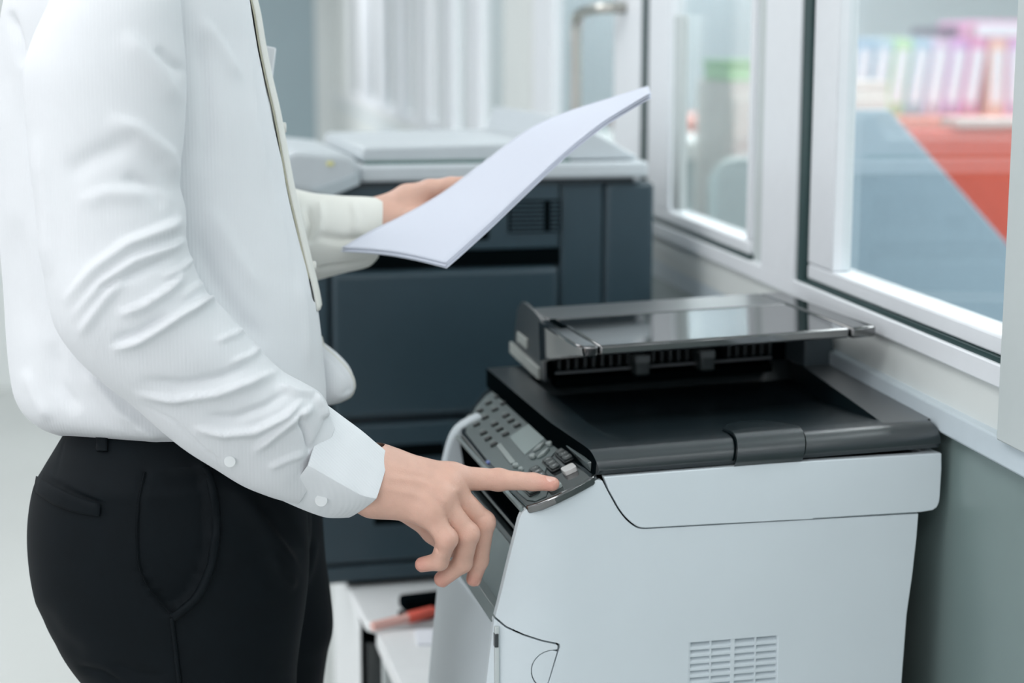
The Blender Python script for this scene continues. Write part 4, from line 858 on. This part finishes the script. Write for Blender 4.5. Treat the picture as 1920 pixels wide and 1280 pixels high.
# --- trousers
def leg_loft(rows, yc, bs, name, folds, extra, parent, n=150, nv=170):
    Rr = smooth_path(rows, n); t_ = np.linspace(0, 2 * math.pi, nv, endpoint=False); A = []
    for z, xb_, xf, yo, b in Rr:
        A.append(np.stack([(xb_ + xf) / 2 + (xf - xb_) / 2 * sgnpow(np.cos(t_), .88), yc + yo + b * sgnpow(np.sin(t_), .88), np.full(nv, z)], 1))
    return cloth(np.array(A), folds, name, TROU, parent, noise=.002, extra=extra)
def zx(y, xb_, xf, Y): p, q = at(xb_, y, Y=Y), at(xf, y, Y=Y); return ((p[2] + q[2]) / 2, p[0], q[0])
NY = 1.705
def rw(y, xb_, xf, b, yo=0.0, Y=NY): return (*zx(y, xb_, xf, Y), yo, b)
near = [rw(730, 140, 510, .080, .03), rw(770, 132, 516, .09, .025), rw(798, 126, 520, .10, .02), rw(830, 106, 540, .105, .01), rw(870, 80, 560, .108, .0), rw(900, 64, 568, .109), rw(950, 54, 575, .110), rw(1000, 51, 578, .110), rw(1050, 55, 580, .109), rw(1100, 66, 578, .107), rw(1150, 84, 572, .104), rw(1200, 112, 564, .101), rw(1240, 142, 559, .099), rw(1262, 166, 557, .098), rw(1290, 174, 556, .097), rw(1400, 186, 548, .094)]
zk = near[-1]
near += [(.48, zk[1] + .055, zk[2] - .03, 0, .078), (.28, zk[1] + .05, zk[2] - .055, 0, .068), (.10, zk[1] + .05, zk[2] - .065, 0, .064), (.055, zk[1] + .05, zk[2] - .062, 0, .064)]
pocket = [(270, 892), (260, 943), (257, 1004), (262, 1066), (284, 1109), (323, 1148), (366, 1116), (390, 1065), (400, 990), (394, 931), (380, 880)]
def tro_extra(V, Q, N):
    cs = np.clip((N @ np.array([0., -1., 0.])) * 3, 0, 1); D = np.zeros(len(V))
    ins = in_poly(Q, pocket); d, sg, t = poly_dist(Q, [(380, 870), (394, 931), (400, 990), (390, 1065), (366, 1116), (323, 1152)])
    D -= np.where(ins, .0075 * np.clip(1 - d / 120, 0, 1) * np.clip(d / 5, 0, 1), 0)              # gaping pocket
    D += np.where(~ins, .0042 * np.exp(-(d / 9) ** 2), 0)
    d, sg, t = poly_dist(Q, [(271, 880), (260, 943), (257, 1004), (262, 1066), (284, 1109), (321, 1150), (330, 1215), (338, 1290)]); D -= .0026 * np.exp(-(d / 2.4) ** 2)
    d, sg, t = poly_dist(Q, [(71, 886), (110, 908), (150, 928), (187, 943)]); D -= .0032 * np.exp(-(d / 3.5) ** 2)
    d, sg, t = poly_dist(Q, [(120, 830), (112, 860), (105, 890)]); D -= .0010 * np.exp(-(d / 2.0) ** 2)
    return D * cs
tfold = [(((430, 905), (480, 960), (530, 1030), (560, 1080)), 16, .006, True, .3), (((480, 930), (530, 990), (570, 1040)), 14, -.006, True, 0), (((500, 1030), (530, 1080), (556, 1100)), 10, .005, True, 0), (((70, 1130), (110, 1200), (160, 1235)), 18, -.003, True, 0), (((200, 1240), (260, 1262), (320, 1270)), 10, -.003, True, 0), (((140, 1250), (190, 1262), (230, 1285)), 6, -.004, True, 0)]
trousers = leg_loft(near, NY, None, 'trousers', tfold, tro_extra, body)
FY = 1.875
def rf(y, xb_, xf, b): return rw(y, xb_, xf, b, 0.0, FY)
far = [rf(800, 180, 530, .10), rf(850, 140, 566, .105), rf(900, 110, 590, .108), rf(950, 100, 602, .108), rf(1000, 100, 606, .108), rf(1060, 110, 612, .106), rf(1110, 130, 620, .104), rf(1160, 160, 625, .102), rf(1190, 180, 624, .100), rf(1220, 200, 616, .098), rf(1260, 215, 610, .097), rf(1300, 222, 606, .095), rf(1400, 235, 600, .092)]
zk = far[-1]; far += [(.48, zk[1] + .055, zk[2] - .03, 0, .078), (.28, zk[1] + .05, zk[2] - .055, 0, .068), (.10, zk[1] + .05, zk[2] - .065, 0, .064), (.055, zk[1] + .05, zk[2] - .062, 0, .064)]
leg_loft(far, FY, None, 'trouser_leg', [(((590, 1000), (580, 1060), (560, 1110)), 10, .004, True, 0)], None, trousers)
mid = [(*zx(803, 130, 525, 1.79), 0, .10), (*zx(860, 100, 560, 1.79), 0, .11), (*zx(960, 80, 585, 1.79), 0, .11), (*zx(1060, 110, 570, 1.79), 0, .10), (*zx(1120, 200, 500, 1.79), 0, .06)]
leg_loft(mid, 1.79, None, 'trouser_seat', [], None, trousers, 40, 80)
# belt, belt loop and welt pocket
be = []
for y, xb_, xf in ((796, 133, 524), (799, 130, 526), (822, 118, 532), (825, 120, 530)):
    pb, pf = at(xb_, y, Y=1.79), at(xf, y, Y=1.79); tt = np.linspace(0, 2 * math.pi, 90, endpoint=False)
    be.append(np.stack([(pb[0] + pf[0]) / 2 + (pf[0] - pb[0]) / 2 * np.cos(tt), 1.79 + .178 * sgnpow(np.sin(tt), .8), np.full(90, (pb[2] + pf[2]) / 2)], 1))
MB().loft(be).build('belt', mat('brown_belt', (70, 56, 50), 0.5, var=.05), body, 0, world=True)
wl = []
tv = np.array([v.co for v in trousers.data.vertices]); tq = pix(tv); nearv = tv[:, 1] < NY - .01
def on_trousers(x, y, out=.002):
    d = np.hypot(tq[:, 0] - x, tq[:, 1] - y) + np.where(nearv, 0, 1e6); i = np.argsort(d)[:4]; Yv = tv[i, 1].mean(); return at(x, y, Y=Yv - out)
g = []
for f in np.linspace(0, 1, 14):
    a = np.array([71, 893]) * (1 - f) + np.array([189, 946]) * f + np.array([0, 5 * math.sin(math.pi * f)]); b = np.array([66, 921]) * (1 - f) + np.array([188, 967]) * f + np.array([-6, 9]) * math.sin(math.pi * f)
    g.append([on_trousers(*(a * (1 - h) + b * h), out=.0015 + .0012 * math.sin(math.pi * h)) for h in np.linspace(0, 1, 6)])
cloth(np.array(g), [], 'welt_pocket', TROU, trousers, closed=False, caps=False, thick=.002)
def strip(name, pts, wd, n=40):
    pp = smooth_path(pts, n); g = []
    for i in range(n):
        t = pp[min(i + 1, n - 1)] - pp[max(i - 1, 0)]; t /= np.linalg.norm(t); s_ = np.array([t[1], -t[0]])
        g.append([on_trousers(*(pp[i] + s_ * wd * h), out=.0014 + .0010 * (1 - h * h)) for h in np.linspace(-1, 1, 5)])
    return cloth(np.array(g), [], name, TROU, trousers, closed=False, caps=False, thick=.002)
strip('pocket_edge', [(386, 876), (396, 905), (403, 945), (406, 990), (400, 1040), (392, 1072), (372, 1115), (345, 1142), (323, 1157)], 6)
strip('belt_loop', [(192, 806), (192, 846)], 10, 12)
strip('side_seam', [(271, 884), (260, 943), (257, 1004), (262, 1066), (284, 1109), (321, 1150)], .9)
strip('leg_seam', [(322, 1158), (329, 1215), (337, 1285)], .9, 14)
# shoes
for yc, zz in ((NY, near), (FY, far)):
    x0 = zz[-1][1] - .01; x1 = x0 + .285; rr = []
    for f in np.linspace(0, 1, 18):
        hh = .075 - .035 * f if f > .35 else .085; hw = .044 * math.sin(math.pi * min(max(f * .92 + .08, .06), .97)) ** .45
        tt = np.linspace(0, 2 * math.pi, 28, endpoint=False); rr.append(np.stack([np.full(28, x0 + (x1 - x0) * f), yc + hw * np.cos(tt), hh / 2 + hh / 2 * sgnpow(np.sin(tt), .8)], 1))
    MB().loft(rr).build('shoe', mat('black_leather', (24, 22, 21), 0.3), body, 0, world=True)

# ------------------------------------------------------------------ sheets of paper in the left hand
pa = empty('paper_stack', P(835, 493, 1.76), 0, 'thin stack of white paper sheets curling up from the left hand', 'paper')
near_e = smooth_path([(835, 493, 1.76), (868, 464, 1.765), (912, 424, 1.77), (955, 383, 1.775), (1005, 335, 1.78), (1060, 284, 1.79), (1125, 232, 1.80), (1180, 197, 1.81), (1219, 174, 1.815)], 46)
far_e = smooth_path([(640, 464, 1.925), (695, 432, 1.93), (755, 403, 1.935), (830, 360, 1.94), (910, 300, 1.945), (985, 245, 1.95), (1055, 212, 1.955), (1135, 186, 1.965), (1214, 161, 1.97)], 46)
PAPM = mat('copy_paper', (210, 215, 228), 0.7, spec=.2, var=0.0)
def sheet(off, skew):
    g = []
    for i in range(46):
        a = at(near_e[i][0], near_e[i][1], Y=near_e[i][2]); b = at(far_e[i][0], far_e[i][1], Y=far_e[i][2]); row = []
        for h in np.linspace(0, 1, 16):
            p = a * (1 - h) + b * h; p[2] += .004 * math.sin(math.pi * h) * (1 - i / 45) ** 1.0 + off + skew * h * .002
            row.append(p + np.array([skew * .003, 0, 0]))
        g.append(row)
    return np.array(g)
for k in range(6):
    o = cloth(sheet(-.0011 * k, rng.uniform(-.5, .5) if k else 0), [], 'sheet', PAPM, pa, closed=False, caps=False, thick=.0005)
